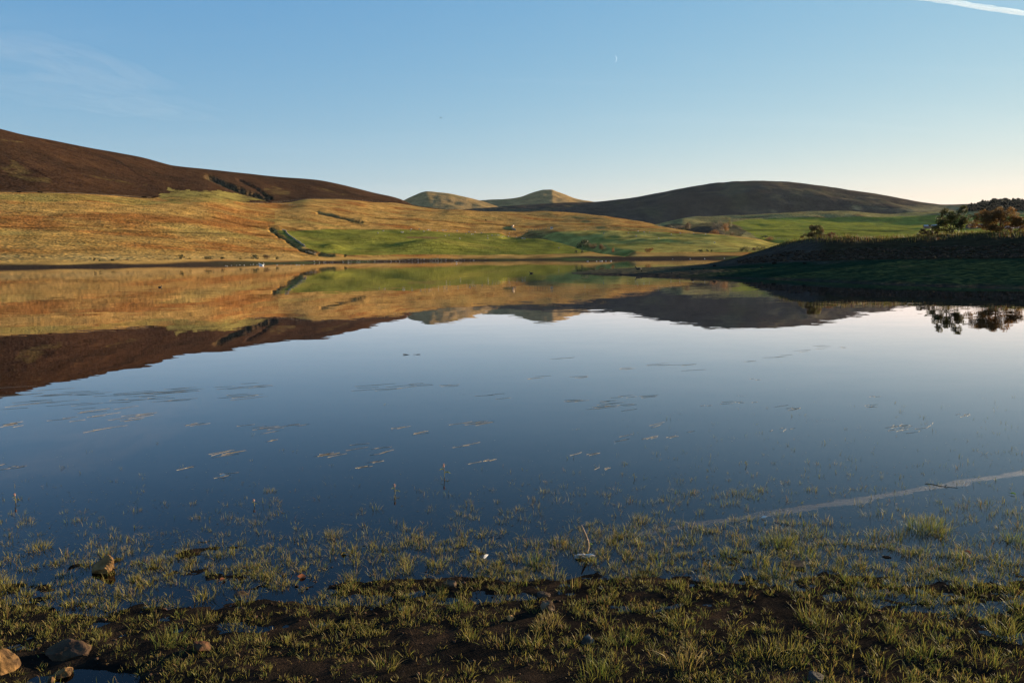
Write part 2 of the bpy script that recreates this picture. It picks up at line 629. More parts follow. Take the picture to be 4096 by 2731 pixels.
# ------------------------------------------------------------------ far shore, fields and moor
XS = np.concatenate([np.arange(-1400, -40, 14.0), np.arange(-40, 3400, 3.6), np.arange(3400, 5000, 14.0)])
shore_D = {-1400: 200, 0: 242, 500: 262, 1000: 330, 1500: 425, 2000: 480, 2500: 465, 3000: 455, 3500: 455, 5000: 455}
shore_D_off = lambda k: (lambda xs: curve(shore_D, xs) * k)
L_DEEP = (lambda xs: -1.2 + 0 * xs, shore_D_off(0.90), 'z')
L_EDGE = (lambda xs: 0 * xs - 0.02, shore_D_off(1.0), 'z')
L_GRASS = ({-1400: 1070, 0: 1051, 500: 1044, 1000: 1036, 1500: 1029, 2000: 1024, 2500: 1017, 3000: 1012, 3500: 1010, 5000: 1010},
           {-1400: 216, 0: 263, 500: 286, 1000: 364, 1500: 470, 2000: 535, 2500: 520, 3000: 505, 3500: 505, 5000: 505}, 'y')
L_MID0 = ({-1400: 980, 0: 985, 500: 985, 900: 985, 1150: 985, 1500: 985, 1800: 985, 2000: 985, 2200: 980, 2300: 985, 2500: 975, 2800: 975, 3000: 985, 3200: 995, 3500: 1000, 5000: 1000},
          {-1400: 260, 0: 330, 500: 370, 1000: 460, 1300: 525, 1600: 600, 2000: 680, 2300: 700, 2600: 680, 3000: 640, 3300: 650, 5000: 650}, 'y')
L_MID = ({-1400: 930, 0: 914, 500: 916, 900: 912, 1110: 918, 1500: 918, 1700: 917, 1900: 926, 2050: 932, 2300: 930, 2500: 920, 2650: 925, 2800: 932, 2900: 941, 3000: 951, 3100: 972, 3240: 987, 3500: 996, 5000: 996},
         {-1400: 330, 0: 420, 500: 470, 900: 560, 1110: 620, 1500: 740, 1900: 840, 2200: 880, 2500: 860, 2800: 800, 3100: 760, 3500: 760, 5000: 760}, 'y')
L_WALL = ({-1400: 745, 0: 768, 300: 775, 620: 791, 800: 790, 1000: 811, 1108: 811, 1253: 797, 1410: 799, 1516: 809, 1657: 826, 1800: 840, 1950: 851, 2080: 853, 2200: 851, 2300: 858, 2400: 868, 2500: 885, 2600: 896, 2690: 915, 2800: 936, 2900: 950, 3000: 960, 3100: 980, 3240: 992, 3500: 1000, 5000: 1000},
          {-1400: 460, 0: 600, 620: 740, 1000: 900, 1250: 1060, 1500: 1230, 1800: 1400, 2100: 1470, 2400: 1330, 2600: 1120, 2800: 880, 3100: 800, 3500: 800, 5000: 800}, 'y')
L_RIDGE = ({-1400: 330, -600: 430, 0: 531, 94: 554, 187: 572, 374: 609, 561: 642, 702: 677, 842: 693, 1000: 707, 1100: 716, 1270: 729, 1368: 748, 1495: 778, 1597: 801, 1657: 827, 1750: 848, 1800: 862, 1950: 875, 2080: 875, 2200: 872, 2300: 878, 2400: 890, 2500: 905, 2690: 940, 2900: 975, 3240: 1000, 3500: 1005, 5000: 1005},
           {-1400: 720, 0: 960, 500: 1150, 1000: 1430, 1300: 1530, 1640: 1650, 1800: 1640, 2100: 1600, 2400: 1450, 2600: 1220, 2800: 960, 3100: 860, 5000: 860}, 'y')
L_BACK = (lambda xs: curve({-1400: 100, 0: 125, 1000: 120, 1640: 60, 1900: 20, 2600: 3, 5000: 0}, xs), lambda xs: curve(L_RIDGE[1], xs) + curve({-1400: 260, 2400: 260, 2800: 120, 5000: 120}, xs), 'z')
MX, MD, MZ, MSEG = loft(XS, [L_DEEP, L_EDGE, L_GRASS, L_MID0, L_MID, L_WALL, L_RIDGE, L_BACK], [4, 12, 60, 56, 90, 84, 10])
PX = np.broadcast_to(XS, MX.shape)
PY = pix(MX, MD, MZ)[1]
SEG = np.broadcast_to(MSEG[:, None], MX.shape)

# --- relief
land = sstep(1.0, 2.2, SEG)
MZ0 = MZ.copy()
up_slope = sstep(2.0, 4.5, SEG)
rel = fbm(MX / 120, MD / 140, 3, 2) * 1.6 + fbm(MX / 34, MD / 60, 9, 2) * 0.4 * (1 - 0.5 * sstep(500, 1100, MD))
keep_sky = 1 - 0.95 * sstep(5.4, 6.0, SEG)
MZ += rel * land * (0.35 + 0.65 * up_slope) * keep_sky * np.clip(MD / 500, 0.35, 1.4)
# rows of rushes and drains across the lower moor
MZ += 0.35 * land * (1 - sstep(4.6, 5.2, SEG)) * fbm(MX / 22, MD / 30.0, 33, 2) * np.clip(MD / 300, 0.3, 1.0)
GULLY_FIELD = [(1078, 908), (1095, 922), (1112, 942), (1140, 962), (1175, 985), (1205, 1000), (1240, 1013), (1285, 1021), (1330, 1025)]
GULLY_MOOR = [(1278, 860), (1320, 865), (1360, 877), (1400, 884), (1440, 888)]
RAVINE = [(835, 706), (880, 724), (935, 749), (985, 768), (1030, 780), (1076, 790)]
RAVINE2 = [(955, 718), (1000, 742), (1040, 762), (1075, 785)]
BURN = [(2030, 940), (2110, 936), (2180, 945), (2250, 956), (2310, 970), (2350, 986), (2420, 1003), (2500, 1012)]
gw = 10 * fbm(MX / 16, MD / 18, 81, 3)
d = line_dist(PX + gw, PY + 0.6 * gw, GULLY_FIELD, 1.6); MZ -= 1.3 * np.exp(-(d / (5.5 + 0.5 * gw)) ** 2) * np.clip(MD / 400, 0.5, 1.2) * land
MZ += 0.4 * np.exp(-(line_dist(PX, PY, [(x + 30, y - 2) for x, y in GULLY_FIELD], 1.6) / 14) ** 2) * np.clip(MD / 400, 0.5, 1.2) * land
d = line_dist(PX + gw, PY + 0.5 * gw, GULLY_MOOR, 2.2); MZ -= 3.0 * np.exp(-(d / 7) ** 2)
MZ += 1.0 * np.exp(-(line_dist(PX, PY, [(x + 6, y - 8) for x, y in GULLY_MOOR], 2.2) / 14) ** 2)
d = line_dist(PX + gw, PY + gw, RAVINE, 1.5); MZ -= 8 * np.exp(-(d / 10) ** 2)
d = line_dist(PX + gw, PY + gw, RAVINE2, 1.5); MZ -= 2.5 * np.exp(-(d / 7) ** 2)
d = line_dist(PX, PY, BURN, 2.4); MZ -= 5 * np.exp(-(d / 22) ** 2) * land * (1 - sstep(3.9, 4.5, SEG))
# mounds in the near pasture and the knoll in the valley
for mx, my, wx, wy, hh in ((1730, 990, 150, 15, 6.5), (1335, 992, 45, 9, 2.2), (1500, 960, 120, 10, 1.6), (2140, 962, 60, 6, 1.8), (1980, 995, 120, 9, 1.5), (1420, 945, 80, 8, 1.3),
                            (2600, 960, 120, 9, 1.6), (2850, 970, 130, 8, 1.6)):
    MZ += hh * np.exp(-((PX - mx) / wx) ** 2 - ((PY - my) / wy) ** 2) * land
MZ = np.where(SEG > 1.02, np.maximum(MZ, 0.05 + 0.5 * land * 0), MZ)

# --- cover
nA = fbm(MX / 60, MD / 60, 41, 4); nB = fbm(MX / 55, MD / 30, 52, 3); nC = fbm(MX / 140, MD / 70, 63, 3); nD = fbm(MX / 14, MD / 26, 71, 2)
C = np.zeros(MX.shape + (3,)) + np.array([0.46, 0.260, 0.070])
C = mixc(C, (0.34, 0.140, 0.036), sstep(-0.15, 0.75, nA + 0.35 * nB + 0.65 * np.exp(-((PY - 880) / 32) ** 2) * (PX < 1100)))
C = mixc(C, (0.30, 0.24, 0.065), sstep(0.25, 0.8, nC + 0.3 * nB) * 0.5)
C = mixc(C, (0.22, 0.13, 0.045), sstep(0.35, 0.9, nB) * 0.7)
C = mixc(C, (0.50, 0.36, 0.14), np.exp(-((PY - 1030) / 14) ** 2) * 0.35 * (PX < 1200))
C *= (1 + 0.18 * nD)[..., None]
# greener strip below the heather
gs = in_poly(PX + 20 * nB, PY + 6 * nA, [(-1400, 752), (0, 776), (330, 780), (520, 790), (700, 808), (600, 822), (330, 805), (0, 800), (-1400, 790)])
C = mixc(C, (0.24, 0.22, 0.055), gs * 0.5)
heather = (SEG > 5.0)
hp = in_poly(PX + 26 * nB + 14 * nD, PY + 8 * nA + 6 * nD, [(640, 792), (650, 770), (690, 754), (780, 768), (860, 762), (960, 772), (1040, 800), (900, 815), (700, 812)])
Ch = np.zeros_like(C) + np.array([0.045, 0.0228, 0.0120])
Ch = mixc(Ch, (0.034, 0.0185, 0.0105), sstep(-0.1, 0.6, nC))
Ch = mixc(Ch, (0.054, 0.027, 0.0135), sstep(0.1, 0.7, nA))
for poly in ([(0, 620), (60, 640), (130, 690), (225, 735), (150, 730), (60, 700), (0, 655)], [(1055, 752), (1090, 748), (1140, 762), (1185, 770), (1140, 782), (1085, 770)],
             [(-20, 552), (60, 560), (110, 575), (40, 572), (-20, 566)], [(300, 690), (420, 700), (540, 728), (620, 742), (530, 732), (400, 712)], [(1250, 742), (1340, 760), (1420, 782), (1330, 768)]):
    pm = in_poly(PX + 24 * nB + 14 * nD, PY + 7 * nA + 5 * nD, poly)
    Ch = mixc(Ch, (0.12, 0.085, 0.028), pm * 0.45 * sstep(-0.35, 0.35, nD + 0.5 * nB))
C = np.where(heather[..., None], Ch, C)
C = mixc(C, (0.24, 0.19, 0.05), hp * (0.45 + 0.4 * sstep(-0.4, 0.3, nD)))
# dark drains and wall lines over the moor
for ln, w in (([(0, 912), (300, 913), (600, 925), (900, 938), (1080, 942)], 2.0), ([(850, 862), (960, 890), (1090, 914)], 2.5), ([(0, 768), (300, 775), (620, 790)], 1.6), ([(1300, 1008), (1500, 975), (1700, 955)], 1.2),
              ([(1116, 922), (1650, 917), (1900, 927), (2040, 934)], 1.6), ([(30, 624), (110, 665), (230, 735)], 2.2), ([(470, 640), (540, 680), (620, 735)], 1.6), ([(1700, 880), (1860, 890), (2100, 905)], 1.8), ([(1500, 870), (1620, 880), (1720, 893)], 1.5), ([(1800, 905), (1950, 915), (2060, 922)], 1.6)):
    C *= (1 - 0.6 * np.exp(-(line_dist(PX, PY + 3 * nB, ln, 1.0) / w) ** 2))[..., None]
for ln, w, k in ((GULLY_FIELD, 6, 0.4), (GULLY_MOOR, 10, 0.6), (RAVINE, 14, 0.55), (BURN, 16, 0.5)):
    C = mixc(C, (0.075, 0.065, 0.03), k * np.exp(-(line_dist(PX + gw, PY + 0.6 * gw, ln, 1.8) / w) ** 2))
FIELD = [(1108, 920), (1300, 919), (1650, 915), (1900, 926), (2060, 936), (2150, 946), (2240, 966), (2310, 985), (2375, 1006), (2300, 1017), (2000, 1020), (1700, 1021), (1400, 1023), (1310, 1019), (1250, 1004), (1205, 990), (1170, 966), (1140, 948)]
field = in_poly(PX, PY, FIELD) & (SEG > 1.9) & (SEG < 5)
Cf = np.zeros_like(C) + np.array([0.205, 0.195, 0.034])
Cf = mixc(Cf, (0.25, 0.215, 0.042), sstep(0, 0.7, nA)); Cf = mixc(Cf, (0.140, 0.150, 0.030), sstep(0.1, 0.7, nC + 0.4 * nB))
Cf *= (1 + 0.22 * nD + 0.12 * np.sin(PY * 1.3 + PX * 0.02))[..., None]
Cf = mixc(Cf, (0.22, 0.12, 0.05), in_poly(PX + 8 * nB, PY + 2 * nD, [(1620, 950), (1720, 948), (1785, 953), (1740, 959), (1640, 957)]) * 0.8)
MEADOW = [(2170, 938), (2300, 932), (2500, 921), (2650, 926), (2900, 942), (3110, 974), (3260, 990), (3300, 1003), (3000, 1008), (2600, 1010), (2450, 1005), (2380, 995), (2300, 968)]
meadow = in_poly(PX, PY, MEADOW) & (SEG > 1.9) & (SEG < 5.0)
Cm = np.zeros_like(C) + np.array([0.40, 0.31, 0.075])
Cm = mixc(Cm, (0.26, 0.235, 0.052), sstep(-0.1, 0.7, nA + 0.5 * nB)); Cm *= (1 + 0.4 * nD)[..., None]
C = np.where(field[..., None], Cf, np.where(meadow[..., None], Cm, C))
mudm = 1 - sstep(1.35, 1.8, SEG + 0.2 * nB + 0.15 * nD)
Cu = mixc(np.zeros_like(C) + np.array([0.045, 0.032, 0.022]), (0.07, 0.085, 0.03), sstep(0.0, 0.5, nA) * sstep(700, 1500, PX))
C = C + (Cu - C) * mudm[..., None]
C = np.clip(C, 0.008, 0.8)

MV = np.stack([MX, MD, MZ], -1).reshape(-1, 3)
MC = C.reshape(-1, 3)
MF = grid_faces(*MX.shape)
reg = np.zeros(MX.shape, int)
reg[heather] = 1; reg[field] = 2; reg[meadow] = 3; reg[(SEG < 2.0)] = 4
fr = reg.reshape(-1)[MF[:, 0]]
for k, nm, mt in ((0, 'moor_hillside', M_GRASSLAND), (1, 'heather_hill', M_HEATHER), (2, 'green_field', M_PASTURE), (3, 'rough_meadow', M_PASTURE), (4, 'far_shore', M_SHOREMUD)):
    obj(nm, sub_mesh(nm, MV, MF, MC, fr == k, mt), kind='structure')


class Ground:
    """height and depth of a surveyed sheet at a picture position"""
    def __init__(s, xs, X, D, Z, seg, hide=None):
        s.xs, s.X, s.D, s.Z, s.seg = xs, X, D, Z, seg
        s.py = pix(X, D, Z)[1]

    def hit(s, px, py, lo=0.0, hi=99):
        c = int(np.clip(np.searchsorted(s.xs, px), 0, len(s.xs) - 1))
        best, bi = 1e9, 0
        rows = np.where((s.seg >= lo) & (s.seg <= hi))[0]
        i = rows[np.argmin(np.abs(s.py[rows, c] - py))]
        return np.array([s.X[i, c], s.D[i, c], s.Z[i, c]])


G_M = Ground(XS, MX, MD, MZ, MSEG)

# ------------------------------------------------------------------ fields beyond the valley
XF = np.arange(2380, 5600, 5.0)
LF = [(lambda xs: 4 + 0 * xs, {2380: 1060, 5600: 1060}, 'z'),
      ({2380: 960, 2600: 950, 2750: 940, 2900: 948, 3000: 958, 3200: 964, 3500: 964, 4096: 962, 5600: 955}, {2380: 1090, 2900: 1080, 5600: 1080}, 'y'),
      ({2380: 945, 2600: 925, 2700: 915, 2850: 915, 2950: 922, 3100: 925, 3300: 925, 3600: 925, 4096: 925, 5600: 920}, {2380: 1180, 2900: 1250, 5600: 1270}, 'y'),
      ({2380: 930, 2600: 905, 2690: 890, 2740: 880, 2850: 882, 3000: 882, 3200: 880, 3400: 884, 3600: 888, 3800: 890, 4096: 885, 5600: 870}, {2380: 1300, 2900: 1480, 5600: 1500}, 'y'),
      ({2380: 928, 2600: 905, 2690: 887, 2740: 876, 2850: 874, 3000: 873, 3100: 868, 3300: 864, 3450: 866, 3600: 869, 3800: 868, 4096: 864, 5600: 848}, {2380: 1350, 2900: 1590, 3050: 1545, 3150: 1525, 5600: 1535}, 'y'),
      ({2380: 925, 2600: 905, 2690: 884, 2740: 872, 2800: 867, 2900: 864, 3000: 860, 3200: 850, 3300: 847, 3450: 851, 3550: 858, 3650: 853, 3800: 848, 3900: 845, 4096: 842, 5600: 825}, {2380: 1420, 2900: 1700, 5600: 1750}, 'y'),
      (lambda xs: 62 + 0 * xs, {2380: 1520, 2900: 1830, 5600: 1880}, 'z')]
FX, FD, FZ, FSEG = loft(XF, LF, [3, 16, 26, 14, 24, 4])
FPX = np.broadcast_to(XF, FX.shape); FPY = pix(FX, FD, FZ)[1]; FS = np.broadcast_to(FSEG[:, None], FX.shape)
FZ += (fbm(FX / 80, FD / 80, 5, 4) * 2.2 + fbm(FX / 24, FD / 24, 6, 3) * 0.5) * sstep(0.5, 1.5, FS) * (1 - sstep(4.7, 5.0, FS) * 0.8)
# cultivation ridges along the upper edge
strip = in_poly(FPX, FPY, [(2760, 872), (3290, 846), (3420, 868), (3250, 868), (3000, 880), (2790, 886)])
FZ += 0.75 * strip * np.sin(FPX * 0.42 + FPY * 0.9)
# the upper field's long shadow is shaped as a steeper band of slope
fA = fbm(FX / 70, FD / 70, 15, 4); fB = fbm(FX / 45, FD / 40, 16, 3)
FC = np.zeros(FX.shape + (3,)) + np.array([0.30, 0.24, 0.085])
FC = mixc(FC, (0.22, 0.13, 0.05), sstep(0.1, 0.7, fA))
g1 = in_poly(FPX, FPY + 1.5 * fB, [(2920, 890), (3000, 880), (3250, 868), (3420, 868), (3900, 862), (5600, 850), (5600, 1000), (3100, 1000), (2985, 920)])
Cg = np.zeros_like(FC) + np.array([0.285, 0.275, 0.038]); Cg = mixc(Cg, (0.22, 0.23, 0.036), sstep(0, 0.7, fA + 0.4 * fB))
Cg *= (1 + 0.10 * np.sin(FPY * 1.6 + 0.01 * FPX))[..., None]
FC = np.where(g1[..., None], Cg, FC)
for ln in ([(2985, 921), (3300, 921), (3700, 926)], [(3100, 947), (3400, 946), (3700, 948)], [(3200, 934), (3500, 932), (3720, 938)]):
    FC *= (1 - 0.55 * np.exp(-(line_dist(FPX, FPY, ln) / 2.2) ** 2))[..., None]
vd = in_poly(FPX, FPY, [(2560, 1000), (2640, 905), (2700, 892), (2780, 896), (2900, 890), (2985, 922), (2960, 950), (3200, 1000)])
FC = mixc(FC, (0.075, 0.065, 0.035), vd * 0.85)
FC *= (1 + 0.3 * fB)[..., None]
FC = np.clip(FC, 0.01, 0.8)
FFc = grid_faces(*FX.shape)
FV = np.stack([FX, FD, FZ], -1).reshape(-1, 3)
kg = g1.reshape(-1)[FFc[:, 0]]
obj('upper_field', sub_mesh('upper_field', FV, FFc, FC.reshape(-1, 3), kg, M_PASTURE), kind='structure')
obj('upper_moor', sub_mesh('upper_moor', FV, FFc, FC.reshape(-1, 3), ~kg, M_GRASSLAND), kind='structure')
G_F = Ground(XF, FX, FD, FZ, FSEG)

# ------------------------------------------------------------------ dark hill on the right
XG = np.arange(1500, 5600, 6.0)
ridge_y = {1500: 900, 1700: 868, 1827: 843, 1990: 829, 2150: 818, 2360: 809, 2500: 796, 2593: 782, 2750: 752, 2880: 735, 2997: 727, 3100: 729, 3300: 750, 3500: 775, 3620: 797, 3700: 812, 3780: 820, 3870: 817, 4000: 813, 4096: 812, 4700: 790, 5600: 760}
LG = [(lambda xs: curve({1500: 10, 2600: 20, 3000: 40, 5600: 50}, xs), {1500: 1500, 2400: 1560, 2900: 1760, 5600: 1780}, 'z'),
      ({1500: 960, 2000: 900, 2300: 895, 2600: 890, 2900: 862, 3100: 860, 3300: 857, 3500: 857, 3800: 850, 5600: 840}, {1500: 1680, 2400: 1720, 2900: 1860, 5600: 1880}, 'y'),
      (lambda xs: curve({1500: 930, 2000: 858, 2300: 842, 2500: 832, 2593: 822, 2750: 795, 2900: 778, 3000: 770, 3200: 780, 3400: 800, 3600: 825, 3800: 838, 5600: 800}, xs), {1500: 1900, 5600: 2010}, 'y'),
      (ridge_y, {1500: 2120, 3000: 2200, 5600: 2250}, 'y'),
      (lambda xs: 20 + 0 * xs, {1500: 2600, 5600: 2650}, 'z')]
GX, GD, GZ, GSEG = loft(XG, LG, [8, 34, 40, 6])
GPX = np.broadcast_to(XG, GX.shape); GPY = pix(GX, GD, GZ)[1]; GS = np.broadcast_to(GSEG[:, None], GX.shape)
GZ += (fbm(GX / 160, GD / 160, 2, 5) * 5 + fbm(GX / 40, GD / 40, 4, 4) * 1.3) * (1 - 0.85 * sstep(2.6, 3.0, GS))
gA = fbm(GX / 120, GD / 120, 25, 4); gB = fbm(GX / 60, GD / 35, 26, 4)
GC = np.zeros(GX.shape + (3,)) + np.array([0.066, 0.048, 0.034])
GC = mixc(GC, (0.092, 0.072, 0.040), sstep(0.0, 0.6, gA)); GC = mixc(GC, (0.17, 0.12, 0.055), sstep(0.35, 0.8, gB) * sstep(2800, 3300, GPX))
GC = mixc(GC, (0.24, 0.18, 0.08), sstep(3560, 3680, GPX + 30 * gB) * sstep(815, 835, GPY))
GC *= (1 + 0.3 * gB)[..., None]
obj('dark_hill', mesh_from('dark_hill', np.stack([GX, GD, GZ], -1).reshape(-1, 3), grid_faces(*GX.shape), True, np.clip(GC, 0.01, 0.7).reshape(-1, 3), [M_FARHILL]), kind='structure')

# ------------------------------------------------------------------ two distant hills
for nm, ry, rel_s, D0 in (('distant_hill', {1480: 880, 1560: 830, 1610: 805, 1660: 782, 1690: 770, 1708: 767, 1740: 770, 1790: 775, 1840: 785, 1900: 800, 1985: 828, 2060: 850, 2150: 880}, 51, 3100.0),
                           ('distant_hill', {1600: 860, 1800: 812, 1920: 803, 2010: 799, 2080: 790, 2120: 776, 2150: 766, 2178: 760, 2205: 760, 2228: 768, 2260: 779, 2300: 795, 2363: 807, 2450: 822, 2600: 850, 2750: 890}, 77, 3700.0)):
    k0, k1 = min(ry), max(ry)
    XH = np.arange(k0, k1 + 1, 3.0)
    LHh = [(lambda xs: 20 + 0 * xs, {k0: D0 - 1000, k1: D0 - 1000}, 'z'),
           (lambda xs, ry=ry: curve(ry, xs) * 0.42 + 890 * 0.58, {k0: D0 - 430, k1: D0 - 430}, 'y'),
           (ry, {k0: D0, k1: D0}, 'y'),
           (lambda xs: 20 + 0 * xs, {k0: D0 + 700, k1: D0 + 700}, 'z')]
    X_, D_, Z_, S_ = loft(XH, LHh, [6, 50, 6])
    P_ = np.broadcast_to(XH, X_.shape); SS = np.broadcast_to(S_[:, None], X_.shape)
    Z_ += fbm(X_ / 130, D_ / 130, rel_s, 3) * 5 * (1 - sstep(1.7, 2.0, SS)) + fbm(X_ / 40, D_ / 40, rel_s + 3, 3) * 1.0 * (1 - 0.7 * sstep(1.8, 2.0, SS))
    a_ = fbm(X_ / 150, D_ / 150, rel_s + 5, 4); b_ = fbm(X_ / 50, D_ / 30, rel_s + 6, 3)
    C_ = np.zeros(X_.shape + (3,)) + np.array([0.29, 0.180, 0.068])
    C_ = mixc(C_, (0.21, 0.145, 0.056), sstep(0.0, 0.6, a_)); C_ *= (1 + 0.2 * b_)[..., None]
    obj(nm, mesh_from(nm, np.stack([X_, D_, Z_], -1).reshape(-1, 3), grid_faces(*X_.shape), True, np.clip(C_, 0.01, 0.7).reshape(-1, 3), [M_FARHILL]), kind='structure')

# ------------------------------------------------------------------ embankment and spit on the right
XB = np.concatenate([np.arange(2270, 4140, 4.0), np.arange(4140, 8200, 24.0)])
bank_D = {2270: 90, 2290: 88, 2500: 78, 2800: 68, 3100: 61.5, 3500: 50.5, 3800: 45.2, 4096: 41.5, 4700: 36, 8200: 28}
LB = [(lambda xs: -0.7 + 0 * xs, lambda xs: curve(bank_D, xs) - 4, 'z'),
      (lambda xs: -0.015 + 0 * xs, lambda xs: curve(bank_D, xs), 'z'),
      (lambda xs: curve({2270: -0.3, 2290: 0.03, 2500: 0.37, 2800: 0.75, 3000: 0.96, 3250: 1.17, 3500: 1.28, 4096: 1.33, 8200: 1.5}, xs), {2270: 90.6, 2290: 91, 2500: 92, 2800: 89, 3000: 84, 3250: 78, 3500: 73, 4096: 66, 4700: 62, 8200: 50}, 'z'),
      (lambda xs: curve({2270: -0.3, 2290: 0.03, 2500: 0.30, 2700: 0.33, 2790: 0.5, 2870: 0.95, 3000: 2.05, 3100: 2.94, 3200: 3.64, 3300: 3.87, 3600: 3.65, 3700: 3.84, 3800: 3.99, 4096: 4.05, 4700: 4.9, 5600: 6.6, 8200: 7}, xs), {2270: 91.2, 2290: 94, 2500: 106, 2700: 114, 2790: 116, 2870: 111, 3000: 104, 3100: 99, 3200: 96, 3300: 94, 3600: 92, 3800: 90, 4096: 85, 4700: 80, 8200: 66}, 'z'),  # crest raised past the right edge to cast shade on the grass
      (lambda xs: curve({2270: -0.3, 2290: 0.02, 2500: 0.24, 2700: 0.26, 2800: 0.4, 2900: 0.95, 3100: 2.6, 3300: 3.6, 3700: 3.6, 4096: 3.8, 5600: 6.2, 8200: 6.3}, xs), lambda xs: curve({2270: 91.4, 2290: 94.5, 2500: 108, 2700: 117, 2800: 119, 2900: 114, 3000: 109, 3200: 101, 4096: 91, 8200: 73}, xs), 'z'),
      (lambda xs: -0.8 + 0 * xs, lambda xs: curve({2270: 92.5, 2290: 98, 2500: 116, 2700: 127, 2800: 133, 3000: 128, 3200: 125, 4096: 118, 8200: 108}, xs), 'z')]
BX, BD, BZ, BSEG = loft(XB, LB, [4, 40, 44, 8, 10])
BPX = np.broadcast_to(XB, BX.shape); BS = np.broadcast_to(BSEG[:, None], BX.shape); BPY = pix(BX, BD, BZ)[1]
onb = sstep(1.0, 1.25, BS) * (1 - sstep(4.3, 5, BS)) * sstep(2290, 2500, BPX)
face = sstep(2.02, 2.25, BS) * (1 - sstep(2.95, 3.2, BS)) * sstep(2850, 3150, BPX)
BZ += onb * (0.05 * fbm(BX / 3, BD / 3, 8, 4) + 0.02 * fbm(BX / 0.8, BD / 0.8, 18, 3)) + face * (0.13 * fbm(BX / 2.2, BD / 1.6, 28, 4))
edge = np.exp(-((BS - 1.0) / 0.08) ** 2)
BZ += edge * 0.05 * fbm(BX / 5, BD / 2.0, 38, 4)
bA = fbm(BX / 6, BD / 6, 45, 4); bB = fbm(BX / 1.6, BD / 1.0, 46, 4)
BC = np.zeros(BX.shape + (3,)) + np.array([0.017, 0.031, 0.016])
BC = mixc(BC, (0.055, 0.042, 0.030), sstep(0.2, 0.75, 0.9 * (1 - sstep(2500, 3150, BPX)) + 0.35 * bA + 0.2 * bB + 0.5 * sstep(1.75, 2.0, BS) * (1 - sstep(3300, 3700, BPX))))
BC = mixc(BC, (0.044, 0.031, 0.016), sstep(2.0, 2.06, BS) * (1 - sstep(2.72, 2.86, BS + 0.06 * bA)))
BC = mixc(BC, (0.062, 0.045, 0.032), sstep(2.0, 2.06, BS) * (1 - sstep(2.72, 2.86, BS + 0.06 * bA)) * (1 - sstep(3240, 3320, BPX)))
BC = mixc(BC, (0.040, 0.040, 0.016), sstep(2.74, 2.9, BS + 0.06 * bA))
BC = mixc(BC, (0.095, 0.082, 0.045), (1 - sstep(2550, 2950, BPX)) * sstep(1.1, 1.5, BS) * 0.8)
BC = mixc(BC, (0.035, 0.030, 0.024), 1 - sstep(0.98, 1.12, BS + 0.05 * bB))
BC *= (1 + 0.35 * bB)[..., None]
BV = np.stack([BX, BD, BZ], -1).reshape(-1, 3); BFc = grid_faces(*BX.shape)
kb = (BS > 2.02).reshape(-1)[BFc[:, 0]] & (BPX > 2700).reshape(-1)[BFc[:, 0]]
BC = np.clip(BC, 0.008, 0.5).reshape(-1, 3)
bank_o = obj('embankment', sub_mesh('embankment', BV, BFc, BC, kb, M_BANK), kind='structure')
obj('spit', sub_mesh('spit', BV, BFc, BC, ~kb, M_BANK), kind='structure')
G_B = Ground(XB, BX, BD, BZ, BSEG)

# ------------------------------------------------------------------ near shore and lake bed
GULLIES = []


def near_edge(x):
    return 4.48 + 0.12 * np.sin(x * 0.9 + 0.6) - 0.22 * sstep(0.6, 3.2, x)


def near_h(x, y):
    """height of the muddy margin round the camera"""
    x = np.asarray(x, float); y = np.asarray(y, float)
    edge = near_edge(x)
    t = edge - y
    z = np.where(t > 0, 0.006 * t + 0.018 * t * t, 0.020 * t - 0.010 * np.minimum(t + 2.5, 0) ** 2)
    z = np.where(y < 1, np.minimum(z, 0.55 + 0.02 * (1 - y)), z)
    z = np.maximum(z, -1.6)
    near = np.exp(-np.maximum(np.abs(t) - 1.2, 0) / 2.5)
    z = z + near * (0.012 * fbm(x / 0.9, y / 0.35, 101, 4) + 0.007 * fbm(x / 0.12, y / 0.12, 102, 3))
    # a long puddle between the stones at the lower left, a mud bar by the far stone
    z = z - 0.10 * np.exp(-((x + 1.95) / 0.20) ** 2 - ((y - 3.42) / 0.09) ** 2)
    z = z + (0.004 + 0.03 * fbm(x / 0.2, y / 0.2, 103, 3)) * np.exp(-(line_dist(x, y, [(-2.95, 4.75), (-2.4, 4.95), (-1.9, 5.1)]) / 0.07) ** 2)
    return z


yy = np.concatenate([np.arange(-14, 2.4, 0.4), np.arange(2.4, 6.2, 0.022), np.arange(6.2, 12, 0.08), np.arange(12, 40, 1.0)])
xx = np.concatenate([np.arange(-30, -5, 0.6), np.arange(-5, 5, 0.022), np.arange(5, 30.1, 0.6)])
NX, NY = np.meshgrid(xx, yy)
NZ = near_h(NX, NY)
obj('muddy_shore', mesh_from('muddy_shore', np.stack([NX, NY, NZ], -1).reshape(-1, 3), grid_faces(*NX.shape), True, None, [M_MUD]), kind='structure')
bv = np.array([[-4000, -3000, -1.62], [4000, -3000, -1.62], [4000, 6000, -1.62], [-4000, 6000, -1.62]], float)
obj('lake_bed', mesh_from('lake_bed', bv, np.array([[0, 1, 2, 3]]), False, None, [M_MUD]), kind='structure')
wv = np.array([[-2500, -0.5, 0], [2500, -0.5, 0], [2500, 1040, 0], [-2500, 1040, 0]], float)
obj('lake_water', mesh_from('lake_water', wv, np.array([[0, 1, 2, 3]]), False, None, [M_WATER]), kind='structure')
#DETAILS

